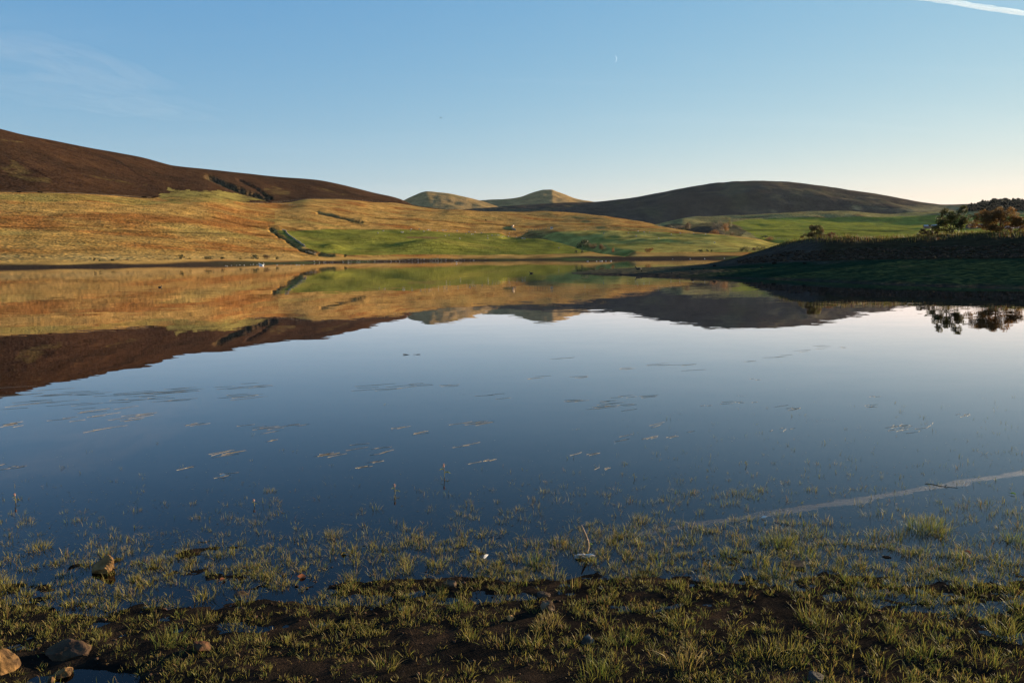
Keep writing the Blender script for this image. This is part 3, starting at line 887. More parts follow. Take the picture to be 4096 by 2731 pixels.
# ------------------------------------------------------------------ plants: blades and leaves
def blade_arrays(B, h, ang, lean, w, col, tipcol=None, face=None):
    """curved tapering blades; B (n,3) roots; returns verts, quads, tris, colours"""
    n = len(B)
    t = np.array([0.0, 0.38, 0.74, 1.0])
    dirv = np.stack([np.cos(ang), np.sin(ang), 0 * ang], -1)
    face = RNG.uniform(0, math.pi, n) if face is None else face
    side = np.stack([np.cos(face), np.sin(face), 0 * face], -1)
    ctr = (B[:, None] + h[:, None, None] * (np.array([0, 0, 1.0]) * (t - 0.32 * np.minimum(lean, 1.2)[:, None] * t**2)[..., None]
           + dirv[:, None] * (lean[:, None] * (0.25 * t + 0.75 * t**2))[..., None]))
    wd = w[:, None] * np.array([0.8, 1.0, 0.62])[None] * 0.5
    Lf = ctr[:, :3] - side[:, None] * wd[..., None]
    Rt = ctr[:, :3] + side[:, None] * wd[..., None]
    V = np.concatenate([Lf, Rt, ctr[:, 3:]], 1)            # 0-2 left, 3-5 right, 6 tip
    b = np.arange(n)[:, None] * 7
    Q = np.concatenate([b + np.array([0, 3, 4, 1]), b + np.array([1, 4, 5, 2])], 0)
    T = b + np.array([2, 5, 6])
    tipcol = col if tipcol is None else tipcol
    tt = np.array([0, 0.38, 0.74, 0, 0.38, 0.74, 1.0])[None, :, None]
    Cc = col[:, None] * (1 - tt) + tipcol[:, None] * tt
    return V.reshape(-1, 3), Q, T, Cc.reshape(-1, 3)


def merge_blades(name, parts, mat):
    vs_, q, t, c, n = [], [], [], [], 0
    for V, Q, T, Cc in parts:
        vs_.append(V); q.append(Q + n); t.append(T + n); c.append(Cc); n += len(V)
    return mesh_from(name, np.concatenate(vs_), [np.concatenate(q), np.concatenate(t)], True, np.concatenate(c), [mat])


def leaf_cloud(P, size, col, flat=0.0):
    n = len(P)
    a = RNG.normal(size=(n, 3)); a[:, 2] *= (1 - flat); a /= np.linalg.norm(a, axis=1, keepdims=True)
    b = RNG.normal(size=(n, 3)); b -= (b * a).sum(1, keepdims=True) * a; b /= np.linalg.norm(b, axis=1, keepdims=True)
    s = (np.asarray(size) * RNG.uniform(0.6, 1.3, n))[:, None]
    V = np.stack([P - a * s, P - b * s * 0.55, P + a * s, P + b * s * 0.55], 1).reshape(-1, 3)
    Fq = np.arange(n)[:, None] * 4 + np.arange(4)
    return V, Fq, np.repeat(col, 4, axis=0)


GRASS_COL = {'gold': (0.28, 0.25, 0.040), 'olive': (0.135, 0.145, 0.026), 'green': (0.100, 0.175, 0.022), 'straw': (0.42, 0.30, 0.115), 'rust': (0.20, 0.095, 0.033)}


PAL_KEYS = list(GRASS_COL)
PAL_RGB = np.array([GRASS_COL[k] for k in PAL_KEYS])


def tuft(x, y, n, h, r, palette, lean=0.5, w=0.0025):
    """one tuft as a row of numbers; roots within r of (x, y)"""
    return (x, y, n, h, r, lean, w, palette)


def grow(rows):
    """all blades of a list of tufts"""
    n = np.array([q[2] for q in rows])
    idx = np.repeat(np.arange(len(rows)), n)
    x, y, h, r, lean, w = (np.array([q[k] for q in rows], float)[idx] for k in (0, 1, 3, 4, 5, 6))
    pm = np.array([[q[7].get(k, 0.0) for k in PAL_KEYS] for q in rows], float)
    cum = np.cumsum(pm / pm.sum(1, keepdims=True), 1)[idx]
    N = len(idx)
    a = RNG.uniform(0, 2 * math.pi, N); q = r * np.sqrt(RNG.uniform(0, 1, N))
    bx, by = x + q * np.cos(a), y + q * np.sin(a)
    bz = np.maximum(near_h(bx, by) - 0.004, -0.02)
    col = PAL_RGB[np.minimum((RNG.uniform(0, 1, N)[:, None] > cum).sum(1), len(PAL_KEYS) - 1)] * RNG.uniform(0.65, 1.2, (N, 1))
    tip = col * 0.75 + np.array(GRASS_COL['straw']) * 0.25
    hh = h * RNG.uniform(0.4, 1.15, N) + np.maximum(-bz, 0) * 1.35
    return blade_arrays(np.stack([bx, by, bz], -1), hh, a + RNG.normal(0, 0.8, N), np.abs(RNG.normal(lean, 0.32, N)) * (0.35 + 0.65 * q / np.maximum(r, 1e-6)), w * RNG.uniform(0.65, 1.35, N), col * 0.42, tip)  # roots darkened: natural brown plus inner-tuft shade put into the colour


PAL_L = {'gold': 4, 'olive': 3, 'green': 1, 'straw': 1.2, 'rust': 1.0}
PAL_R = {'gold': 2.0, 'olive': 4.5, 'green': 2.6, 'straw': 0.6, 'rust': 0.6}
parts = []
cand = 40000
cx_, cy_ = RNG.uniform(-7, 7, cand), RNG.uniform(2.3, 10.5, cand)
cz_ = near_h(cx_, cy_)
clump = fbm(cx_ / 0.55, cy_ / 0.55, 201, 3); big = fbm(cx_ / 1.6, cy_ / 1.6, 202, 3)
area = 14 * 8.2
right = sstep(-0.5, 3.0, cx_)
u_off = np.maximum(cy_ - near_edge(cx_) - 0.35, 0)
dens = (330 + 70 * right) * np.exp(-u_off / (0.45 + 0.30 * right)) + (16 + 14 * right) * np.exp(-u_off / (1.0 + 0.75 * right)) * (u_off > 0)
dens = dens * np.clip(1.0 + 1.3 * clump + 0.3 * big, 0.16, 3.0)
ok = RNG.uniform(0, 1, cand) < dens * area / cand
for x, y, z, rr_, cl in zip(cx_[ok], cy_[ok], cz_[ok], right[ok], clump[ok]):
    pal = PAL_R if RNG.uniform() < rr_ else PAL_L
    s = RNG.uniform(0.5, 1.3) * (1 + 0.25 * rr_)
    if z > -0.012:
        parts.append(tuft(x, y, int(RNG.integers(9, 26)), 0.036 * s, 0.012 + 0.018 * s, pal, 0.7))
    elif z > -0.035:
        parts.append(tuft(x, y, int(RNG.integers(4, 15)), 0.036 * s, 0.012 + 0.022 * s, pal, 0.6))
    else:
        parts.append(tuft(x, y, int(RNG.integers(2, 7)), 0.030 * s, RNG.uniform(0.008, 0.05), pal, 0.6))
# fine sprigs poking out of the shallows
for _ in range(900):
    x = RNG.uniform(-6, 6); r_ = float(sstep(-0.5, 3.0, np.array(x)))
    y = 4.5 + abs(RNG.normal(0, 1.0 + 0.9 * r_))
    if near_h(x, y) < 0.005:
        parts.append(tuft(x, y, int(RNG.integers(1, 4)), RNG.uniform(0.012, 0.035), 0.02, PAL_L, 0.9, w=0.0026))
# dead stems lying flat
for _ in range(420):
    x, y = RNG.uniform(-6, 6), RNG.uniform(2.6, 5.6)
    parts.append(tuft(x, y, int(RNG.integers(1, 3)), RNG.uniform(0.03, 0.07), 0.03, {'straw': 3, 'rust': 1.5}, 2.6, w=0.0026))
# low moss and shoots between the tufts
for _ in range(900):
    x, y = RNG.uniform(-6, 6), RNG.uniform(2.6, 5.0)
    if near_h(x, y) > -0.01:
        parts.append(tuft(x, y, int(RNG.integers(2, 6)), RNG.uniform(0.012, 0.03), 0.03, {'rust': 2, 'olive': 1.5, 'straw': 1, 'gold': 1}, 0.9, w=0.0030))

MORE_TUFTS = [(619, 2262, .10), (976, 2269, .075), (899, 2221, .06), (506, 2372, .09), (815, 2396, .09), (982, 2408, .09), (24, 2462, .10), (804, 2485, .09), (428, 2221, .08), (1620, 2290, .09), (1739, 2262, .07),
              (1757, 2366, .08), (2132, 2176, .08), (2233, 2178, .09), (2221, 2310, .10), (2084, 2336, .09), (2287, 2350, .10), (2626, 2268, .08), (2418, 2505, .09), (1549, 2668, .11), (1626, 2462, .10),
              (2019, 2580, .09), (2126, 2582, .09), (1888, 2553, .08), (3596, 2138, .08), (3501, 2145, .08), (3032, 2240, .09), (3222, 2228, .10), (3080, 2293, .09), (3644, 2222, .09), (3780, 2226, .09), (3860, 2240, .10),
              (3667, 2388, .11), (3234, 2478, .13), (3300, 2500, .11), (3056, 2625, .12), (3150, 2610, .11), (3952, 2655, .13), (4005, 2536, .13), (4060, 2560, .13), (2724, 2500, .12), (3513, 2660, .11), (3246, 1960, .05), (3044, 1960, .05), (1080, 1965, .04), (2600, 2300, .08), (2700, 2350, .08), (3400, 2330, .09), (3900, 2350, .09), (3560, 2560, .11), (3700, 2620, .11), (4080, 2440, .11)]
for px, py, h in MORE_TUFTS:
    p = on_z(px, py, 0.0)
    p = on_z(px, py, max(0.0, float(near_h(p[0], p[1]))))
    h *= 0.72
    parts.append(tuft(p[0], p[1], int(34 + 300 * h), h, 0.04 + 0.25 * h, PAL_R if px > 2500 else PAL_L, 0.6))
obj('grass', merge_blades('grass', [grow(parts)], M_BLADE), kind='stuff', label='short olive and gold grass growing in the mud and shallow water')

BIG_TUFTS = [(3709, 2122, .115, 'largest green grass tussock standing in the shallow water at the far right'),
             (673, 2570, .10, 'bright green spreading tuft on the mud right of the reddish stone'),
             (2400, 2700, .12, 'dense green tussock at the bottom edge right of centre'),
             (2483, 2570, .09, 'round yellow-green tuft just right of the small grey stone'),
             (2186, 2503, .075, 'pale straw-coloured tuft below the pair of stones at centre'),
             (155, 2194, .075, 'gold tuft standing in water above the left boulder'),
             (1339, 2140, .065, 'lone bushy tuft in open water above the left half of the mud'),
             (2920, 2220, .075, 'low bright green cushion tuft in water right of the white feathers'),
             (2138, 2250, .085, 'tall green tuft just left of the upright driftwood stick'),
             (2561, 2082, .06, 'isolated gold tuft in water above and right of the driftwood stick'),
             (3109, 2174, .075, 'gold-green tuft on the waterline between the feather clump and the largest tussock'),
             (2739, 2655, .11, 'loose pale tuft at the bottom, right of the dense green tussock'),
             (4053, 2163, .08, 'dark green tuft in shallow water at the right edge of the picture'),
             (36, 2350, .10, 'gold tuft at the left edge above the big corner stone'),
             (1846, 2432, .07, 'small vivid green tuft on mud left of the tan pebble')]
for px, py, h, lab in BIG_TUFTS:
    p = on_z(px, py, 0.0)
    z0 = max(0.0, float(near_h(p[0], p[1])))
    p = on_z(px, py, z0)
    gz = float(near_h(p[0], p[1]))
    pal = {'straw': 4, 'gold': 1} if 'pale' in lab else ({'green': 4, 'gold': 2, 'olive': 1} if 'green' in lab else {'gold': 4, 'olive': 1, 'straw': 1})
    k = 1.6 if 'largest' in lab else 1.0
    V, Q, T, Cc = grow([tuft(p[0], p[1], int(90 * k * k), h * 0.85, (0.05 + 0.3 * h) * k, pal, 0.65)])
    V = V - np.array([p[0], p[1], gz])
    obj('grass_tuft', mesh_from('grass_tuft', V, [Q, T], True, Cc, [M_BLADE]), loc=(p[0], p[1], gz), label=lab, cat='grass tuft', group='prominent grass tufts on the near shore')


# ------------------------------------------------------------------ stones on the near shore
def rock_mesh(name, seed, size, col, col2=None, cuts=22, nu=34, nv=22, mat=None):
    r = np.random.default_rng(seed)
    mb = MB()
    mb.ball((0, 0, 0), 1.0, col, nu, nv)
    P = mb.v[0].copy()
    for _ in range(cuts):
        n = r.normal(size=3); n /= np.linalg.norm(n)
        d_ = r.uniform(0.58, 0.86)
        e = P @ n - d_
        P -= np.maximum(e, 0)[:, None] * n * 0.98
    P *= (1 + 0.05 * RNG.normal(0, 0.12, len(P)) + 0.10 * fbm(P[:, 0] * 2.2 + seed, P[:, 1] * 2.2 + P[:, 2] * 1.7, seed, 4))[:, None]
    P *= np.asarray(size, float) / np.abs(P).max(0)
    c = np.broadcast_to(np.array(col, float), P.shape).copy()
    if col2 is not None:
        t = sstep(-0.2, 0.4, fbm(P[:, 0] * 14 + seed, P[:, 1] * 14 + P[:, 2] * 9, seed + 2, 3))
        c = c + (np.array(col2) - c) * t[:, None]
    return mesh_from(name, P, mb.f4[0], False, c, [mat or M_STONE])


TAN, BRN, GRY, RED = (0.20, 0.110, 0.044), (0.060, 0.036, 0.020), (0.045, 0.036, 0.029), (0.085, 0.040, 0.021)
# px, py of the foot, width px, height px, depth ratio, turn, colours, label
STONES = [(405, 2290, 112, 88, 0.8, 2.6, TAN, BRN, 'largest tan boulder standing in shallow water at the left'),
          (10, 2690, 120, 130, 0.8, 1.0, TAN, BRN, 'big tan stone cut by the lower left edge of the picture'),
          (250, 2632, 170, 40, 1.2, 0.9, (0.050, 0.031, 0.020), BRN, 'broad low brown slab behind the dark puddle at lower left'),
          (240, 2725, 92, 70, 0.8, 0.7, TAN, BRN, 'upper angular tan stone in the cluster at the bottom left'),
          (200, 2745, 62, 60, 0.9, 2.2, BRN, TAN, 'left darker brown stone in the cluster at the bottom left'),
          (290, 2750, 100, 50, 0.8, 1.4, TAN, BRN, 'lowest flat stone in the cluster at the bottom left'),
          (803, 2598, 80, 46, 1.1, 0.5, RED, BRN, 'reddish half-buried stone on the mud left of centre'),
          (1797, 2345, 60, 44, 0.7, 0.1, (0.13, 0.085, 0.055), GRY, 'dark squared block at the water edge near centre'),
          (2187, 2440, 70, 46, 0.9, 0.9, BRN, (0.2, 0.14, 0.09), 'rough brown stone below the flat slab at centre'),
          (2172, 2386, 64, 20, 1.1, 0.1, GRY, BRN, 'flat grey slab lying above the rough brown stone'),
          (2040, 2480, 32, 30, 0.8, 0.4, (0.30, 0.18, 0.08), TAN, 'small bright tan pebble on dark mud at centre'),
          (2350, 2570, 58, 34, 0.9, 0.6, GRY, (0.17, 0.14, 0.11), 'small grey stone between tufts right of centre'),
          (3268, 2725, 76, 50, 0.9, 0.3, GRY, (0.07, 0.065, 0.062), 'wet grey stone at the bottom of the right half'),
          (960, 2392, 70, 12, 1.5, 0.1, GRY, BRN, 'thin wet slab flush with the mud left of centre'),
          (1897, 2414, 14, 14, 1.0, 0.1, GRY, TAN, 'tiny grey pebble left of the flat slab'),
          (3770, 2290, 40, 16, 1.6, 0.2, (0.05, 0.04, 0.035), BRN, 'dark wet clod at the waterline below the largest tussock'),
          (3160, 2275, 150, 22, 0.8, 2.9, (0.05, 0.038, 0.03), BRN, 'long dark mud clod lying in shallow water right of centre')]
for i, (px, py, w, hp_, dr, rz, c1, c2, lab) in enumerate(STONES):
    p = on_z(px, py, 0.0)
    for _ in range(3):
        p = on_z(px, py, float(max(near_h(p[0], p[1]), -0.02)))
    k = p[1] / F
    hw, hh = w * k * 0.5, hp_ * k * 0.62
    o = obj('stone', rock_mesh('stone', 300 + i, (hw, hw * dr, hh), c1, c2), loc=(p[0], p[1] + hw * dr * 0.4, float(near_h(p[0], p[1])) + hh * 0.25), label=lab, cat='stone', group='stones on the near shore')
    o.rotation_euler = (0.1 * math.sin(i), 0.12 * math.cos(i * 2), rz)

# crumbs of mud between the tufts
crumbs = MB()
for _ in range(1100):
    x, y = RNG.uniform(-4.5, 4.5), RNG.uniform(2.7, 4.9)
    z = float(near_h(x, y))
    if z < -0.01:
        continue
    s = RNG.uniform(0.003, 0.010)
    crumbs.ball((x, y, z + s * 0.2), (s * RNG.uniform(0.8, 1.7), s * RNG.uniform(0.8, 1.5), s * 0.7), np.array((0.055, 0.032, 0.02)) * RNG.uniform(0.4, 1.5), 6, 4, noise=0.7, seed=int(RNG.integers(99)))
obj('mud_crumbs', crumbs.mesh('mud_crumbs', M_STONE), kind='stuff', label='small clods and pebbles scattered over the mud')

# ------------------------------------------------------------------ driftwood, feathers, leaves, flowering water plants
p0 = on_z(2345, 2212, 0.0)
mb = MB()
k = p0[1] / F
mb.tube([(0.00, 0.02, -0.02), (0.012, 0.03, 0.03), (0.012, 0.04, 0.065), (0.0, 0.05, 0.10), (-0.014, 0.06, 0.135), (-0.026, 0.065, 0.165)], [0.013, 0.0125, 0.010, 0.008, 0.0065, 0.004], (0.24, 0.15, 0.09), 9)
mb.ball((0.008, 0.036, 0.078), (0.006, 0.006, 0.006), (0.3, 0.2, 0.13), 6, 5)
obj('driftwood_stick', mb.mesh('driftwood_stick', M_WOOD), loc=p0, label='upright weathered brown stick leaning out of the water right of centre', cat='stick')
mb = MB()
for i in range(46):
    a = RNG.uniform(-0.5, 0.5) + (0 if i % 2 else math.pi); q = RNG.uniform(0, 0.042)
    ln = RNG.uniform(0.018, 0.045)
    c = np.array([math.cos(a) * q * 1.3, math.sin(a) * q * 0.5, RNG.uniform(0.002, 0.024)])
    dv = np.array([math.cos(a), math.sin(a) * 0.6, RNG.uniform(-0.25, 0.4)]) * ln
    sv = np.array([-math.sin(a), math.cos(a), 0.2]) * RNG.uniform(0.004, 0.008)
    mb.add([c - dv * 0.5, c + sv, c + dv * 0.5, c - sv, c + np.array([0, 0, 0.004])], [[0, 1, 4], [1, 2, 4], [2, 3, 4], [3, 0, 4]], np.array((0.66, 0.58, 0.50)) * RNG.uniform(0.55, 1.1))
obj('feather_clump', mb.mesh('feather_clump', M_PLUME), loc=on_z(2338, 2228, 0.004), label='matted clump of white feathers at the foot of the driftwood stick', cat='feathers')


def feather(px, py, ln, rz, lab):
    mb = MB()
    t = np.linspace(0, 1, 7)
    cx2 = np.stack([t * ln, 0.12 * ln * np.sin(t * 2.2), 0.004 + 0.25 * ln * t * (1 - t)], -1)
    wv_ = ln * 0.16 * np.sin(np.clip(t * 0.95 + 0.08, 0, 1) * math.pi) ** 0.7
    up_ = np.array([0, 1, 0.45])
    V = np.concatenate([cx2 - up_ * wv_[:, None], cx2, cx2 + up_ * wv_[:, None]])
    f = [[i + 7 * r, i + 1 + 7 * r, i + 8 + 7 * r, i + 7 + 7 * r] for r in range(2) for i in range(6)]
    mb.add(V, f, (0.72, 0.68, 0.62))
    q = MB(); q.tube(cx2 + np.array([0, 0, 0.0012]), 0.0010, (0.6, 0.52, 0.42), 5)
    p = on_z(px, py, max(0.0, float(near_h(*on_z(px, py, 0)[:2]))))
    o = obj('feather', mb.mesh('feather', M_PLUME), loc=p + np.array([0, 0, 0.003]), label=lab, cat='feather')
    o.rotation_euler = (0.3, -0.15, rz)
    obj('quill', q.mesh('quill', M_PLUME), parent=o)


feather(1935, 2236, 0.05, 0.9, 'small white feather on the waterline left of the driftwood stick')
feather(3045, 2072, 0.045, -0.3, 'white feather floating among sprigs below the streak in the water at right')
feather(880, 1906, 0.05, 0.1, 'white curled feather afloat beside reed stems left of centre')

LEAVES = [(2362, 2180, 0.016, (0.30, 0.36, 0.04), 'round yellow-green leaf afloat beside the driftwood stick'), (890, 2322, 0.024, (0.20, 0.06, 0.02), 'dark red leaf among tufts left of centre'), (660, 2440, 0.016, (0.4, 0.17, 0.08), 'pale orange leaf lying on wet mud left of centre'),
          (1375, 2218, 0.02, (0.30, 0.2, 0.05), 'curled brown leaf caught upright in a tuft left of centre'), (3870, 2212, 0.022, (0.22, 0.06, 0.03), 'dark red leaf caught in the tufts at right'), (1208, 2308, 0.025, (0.35, 0.12, 0.05), 'reddish leaf standing below a green tuft left of centre'),
          (4068, 2436, 0.014, (0.33, 0.34, 0.04), 'yellow leaf on pale wet mud at the right edge'), (3515, 2447, 0.014, (0.40, 0.14, 0.08), 'small orange leaf on the mud in the right half'), (2820, 2243, 0.03, (0.06, 0.04, 0.03), 'dark crumpled leaf in water right of centre'), (4052, 1978, 0.022, (0.16, 0.26, 0.03), 'fresh green leaf floating at the right below the bright streak')]
for i, (px, py, s, c, lab) in enumerate(LEAVES):
    p = on_z(px, py, max(0.0, float(near_h(*on_z(px, py, 0)[:2]))))
    mb = MB()
    t = np.linspace(0, 1, 6)
    wv_ = s * 0.55 * np.sin(np.clip(t * 0.93 + 0.05, 0, 1) * math.pi)
    ctr = np.stack([(t - 0.5) * 2 * s, 0 * t, 0.25 * s * np.sin(t * 3)], -1)
    V = np.concatenate([ctr - np.stack([0 * t, wv_, -0.35 * wv_], -1), ctr, ctr + np.stack([0 * t, wv_, 0.35 * wv_], -1)])
    mb.add(V, [[a + 6 * r, a + 1 + 6 * r, a + 7 + 6 * r, a + 6 + 6 * r] for r in range(2) for a in range(5)], c)
    o = obj('leaf', mb.mesh('leaf', M_LEAF), loc=p + np.array([0, 0, 0.006]), label=lab, cat='leaf')
    o.rotation_euler = ((1.1 if 'standing' in lab or 'upright' in lab else 0.25), 0.1, i * 1.3)
    st = MB(); st.tube([(-s, 0, 0), (-1.3 * s, 0.1 * s, 0.05 * s), (-1.6 * s, 0.15 * s, 0)], 0.0009, np.array(c) * 0.8, 5)
    obj('leaf_stalk', st.mesh('leaf_stalk', M_LEAF), parent=o)

for px, py, hgt, fl, lab in ((1777, 1906, 0.115, 1, 'tallest pink-flowered water plant with drooping leaves near centre'), (1580, 1976, 0.085, 1, 'small bent flowering water plant left of the tallest one'), (62, 2010, 0.075, 1, 'pink-tipped water plant near the left edge'),
                             (1017, 2022, 0.05, 1, 'single pale flower spike in open water left of centre'), (2537, 1914, 0.05, 0, 'short upright leafy shoot in water right of centre'), (2984, 1862, 0.045, 0, 'yellow-green leafy shoot farther out right of centre')):
    p = on_z(px, py, 0.0)
    e = obj('water_plant', None, loc=p, label=lab, cat='plant', group='water plants rising from the shallows')
    q = MB(); q.tube([(0, 0, -0.04), (0.002, 0, hgt * 0.35), (-0.004, 0, hgt * 0.7), (-0.003, 0, hgt)], [0.0028, 0.0026, 0.0022, 0.0016], (0.25, 0.20, 0.06), 6)
    obj('stem', q.mesh('stem', M_LEAF), parent=e)
    for sx, zz, ln in ((1, 0.30, 0.058), (-1, 0.55, 0.045), (1, 0.92, 0.022), (-1, 0.75, 0.022)):
        q = MB()
        t = np.linspace(0, 1, 6); L_ = ln * hgt / 0.115
        ctr = np.stack([sx * L_ * t, 0.15 * L_ * t, hgt * zz + L_ * (0.75 * t - 0.95 * t * t)], -1)
        wv_ = 0.13 * L_ * np.sin(np.clip(t * 0.95 + 0.04, 0, 1) * math.pi)
        up_ = np.array([0, 0.8, 0.6])
        q.add(np.concatenate([ctr - up_ * wv_[:, None], ctr + up_ * wv_[:, None]]), [[a, a + 1, a + 7, a + 6] for a in range(5)], (0.20, 0.20, 0.05))
        obj('leaf', q.mesh('leaf', M_LEAF), parent=e)
    if fl:
        q = MB()
        for a in range(14):
            b_ = a / 13; q.ball((-0.003 + 0.004 * math.cos(a * 2.4), 0.004 * math.sin(a * 2.4), hgt * (0.78 + 0.24 * b_)), 0.0042 * (1.1 - 0.4 * b_), (0.62, 0.38, 0.30), 5, 4)
        obj('flower_spike', q.mesh('flower_spike', M_LEAF), parent=e)

# dark twigs and the low floating branch
for px, py, ln, rz, bow, lab in ((1612, 1419, 0.34, 0.03, 0.02, 'dark waterlogged branch floating alone below the reflected hills'), (3700, 1934, 0.24, -0.62, 0.0, 'thin dark twig lying across the bright streak in the water at right'),
                                  (1955, 2148, 0.09, -0.25, 0.01, 'short dark twig on the waterline left of the driftwood stick'), (790, 2170, 0.08, 0.3, 0.0, 'short brown twig in shallow water right of the left boulder')):
    p = on_z(px, py, 0.0)
    t = np.linspace(0, 1, 9)
    q = MB(); q.tube(np.stack([t * ln, 0.01 * np.sin(t * 9), 0.006 + bow * (np.cos(t * 6.0) * 0.5) - 0.004], -1), 0.0075 * (1 - 0.5 * t) if ln > 0.3 else 0.0022 * (1 - 0.4 * t), (0.05, 0.038, 0.028), 7)
    o = obj('floating_twig', q.mesh('floating_twig', M_WOOD), loc=p, label=lab, cat='twig')
    o.rotation_euler = (0, 0, rz)
    q = MB(); q.tube([(ln * 0.6, 0, 0.004), (ln * 0.66, 0.02 * ln, 0.05 * ln + 0.004), (ln * 0.7, 0.08 * ln, 0.06 * ln)], [0.003, 0.002, 0.001], (0.05, 0.038, 0.028), 5)
    obj('side_twig', q.mesh('side_twig', M_WOOD), parent=o)

# ------------------------------------------------------------------ floating reed stems
straw_me = []
for v in range(5):
    q = MB(); t = np.linspace(-0.5, 0.5, 5)
    q.tube(np.stack([t, 0.03 * np.sin(t * 5 + v), 0.004 + 0.02 * np.maximum(t, 0) ** 2 * (v % 2)], -1), [0.011, 0.0125, 0.0125, 0.011, 0.005], np.array((0.33, 0.26, 0.17)) * (0.7 + 0.1 * v), 6)
    straw_me.append(q.mesh('reed_stem', M_WOOD))
ZONES = [(lambda x, y: y < 1640 and x < 860, 'straw-coloured reed stem in the long drift line off the left shore reflection', 'reed stems of the left drift line'),
         (lambda x, y: x < 860, 'reed stem afloat on dark blue water at the left', 'reed stems floating at the left'),
         (lambda x, y: x < 1420, 'pale reed stem afloat left of centre below the drift line', 'reed stems floating left of centre'),
         (lambda x, y: x < 2080, 'reed stem afloat on the open water in the middle of the lake foreground', 'reed stems floating in the middle'),
         (lambda x, y: 2350 < x < 2520 and 1600 < y < 1650, 'dry reed stem in the compact raft right of centre', 'reed raft right of centre'),
         (lambda x, y: x < 2800, 'pale reed stem scattered over the water right of centre', 'reed stems floating right of centre'),
         (lambda x, y: 3560 < x < 3760 and 1690 < y < 1730, 'dry reed stem in the dense raft at the right', 'reed raft at the right'),
         (lambda x, y: True, 'pale reed stem adrift on the right-hand water', 'reed stems floating at the right')]
CLUST = [(1460, 1550, 3, 40, 60), (1590, 1550, 5, 55, 70), (1720, 1545, 4, 60, 50), (1830, 1542, 2, 40, 40), (1970, 1580, 3, 45, 45), (2150, 1508, 3, 30, 40), (2300, 1505, 3, 35, 45), (2240, 1430, 2, 25, 50), (2500, 1470, 3, 40, 50), (2650, 1462, 4, 70, 60), (2260, 1597, 4, 40, 40), (2430, 1620, 14, 70, 50), (2600, 1583, 3, 40, 45),
         (2470, 1590, 3, 50, 40), (1905, 1690, 6, 55, 60), (1630, 1710, 2, 30, 40), (1690, 1733, 3, 30, 45), (1470, 1785, 4, 50, 50), (1540, 1812, 2, 25, 45), (1900, 1850, 1, 9, 50), (1515, 1845, 2, 15, 40), (1435, 1863, 3, 20, 35), (1980, 1840, 3, 25, 25), (2340, 1812, 3, 40, 40), (2510, 1757, 2, 35, 60), (2605, 1750, 5, 30, 30), (2700, 1742, 3, 40, 30),
         (2400, 1870, 3, 40, 25), (1870, 1782, 2, 40, 50), (2660, 1700, 2, 45, 60), (100, 1582, 7, 110, 90), (190, 1585, 4, 60, 80), (350, 1578, 5, 50, 70), (520, 1572, 6, 70, 80), (650, 1568, 7, 60, 80), (750, 1563, 4, 50, 70), (690, 1592, 5, 70, 60), (600, 1590, 4, 60, 60), (890, 1552, 3, 40, 60), (970, 1585, 5, 50, 80), (1040, 1548, 3, 40, 60),
         (1020, 1538, 2, 40, 60), (80, 1610, 5, 80, 70), (220, 1620, 3, 50, 60), (340, 1620, 3, 40, 60), (490, 1605, 3, 30, 50), (30, 1695, 8, 35, 28), (430, 1648, 6, 70, 60), (500, 1665, 4, 50, 50), (590, 1660, 4, 45, 55), (260, 1677, 3, 45, 50), (480, 1708, 3, 80, 60), (780, 1695, 3, 35, 45), (1060, 1713, 4, 55, 50), (1110, 1722, 3, 50, 60),
         (1180, 1705, 2, 25, 30), (900, 1805, 4, 55, 60), (930, 1808, 2, 30, 50), (1290, 1818, 4, 45, 50), (1340, 1820, 3, 25, 40), (60, 1862, 5, 50, 28), (750, 1870, 3, 15, 25), (910, 1900, 3, 35, 40), (1075, 1762, 2, 20, 25), (2720, 1461, 3, 30, 45), (3290, 1388, 3, 35, 45), (3100, 1427, 3, 40, 45), (3010, 1445, 2, 30, 40), (3390, 1387, 2, 20, 35), (3215, 1405, 2, 30, 45),
         (3015, 1516, 2, 15, 20), (2920, 1611, 2, 25, 30), (2970, 1608, 3, 30, 25), (2845, 1622, 2, 15, 20), (3125, 1624, 1, 5, 60), (3170, 1637, 5, 30, 28), (3490, 1585, 2, 15, 20), (3500, 1623, 4, 25, 25), (3140, 1715, 4, 35, 30), (3650, 1709, 16, 75, 36), (3885, 1662, 6, 40, 28), (3940, 1672, 3, 15, 20), (2760, 1741, 2, 20, 28), (3060, 1770, 3, 20, 20), (3560, 1732, 3, 20, 20), (3310, 1815, 4, 30, 20), (2710, 1768, 2, 20, 25), (3930, 1450, 1, 5, 40), (3420, 1548, 2, 20, 25)]
ns = 0
for cx0, cy0, n, sp, lp in CLUST:
    for i in range(n):
        if ns >= 298: break
        px, py = cx0 + RNG.normal(0, sp * 0.7), cy0 + RNG.normal(0, sp * 0.14)
        p = on_z(px, py, 0.0)
        ln = lp * p[1] / F * RNG.uniform(1.1, 2.0)
        _, lab, grp = next(z for z in ZONES if z[0](cx0, cy0))
        o = obj('reed_stem', straw_me[ns % 5], loc=p, label=lab, cat='reed stem', group=grp)
        o.scale = (ln, 0.15, 0.15)
        o.rotation_euler = (0, 0, math.radians(float(np.clip(RNG.normal(40 if cy0 > 1640 else 24, 9), 2, 65))) + (math.pi if RNG.uniform() < 0.3 else 0))
        ns += 1
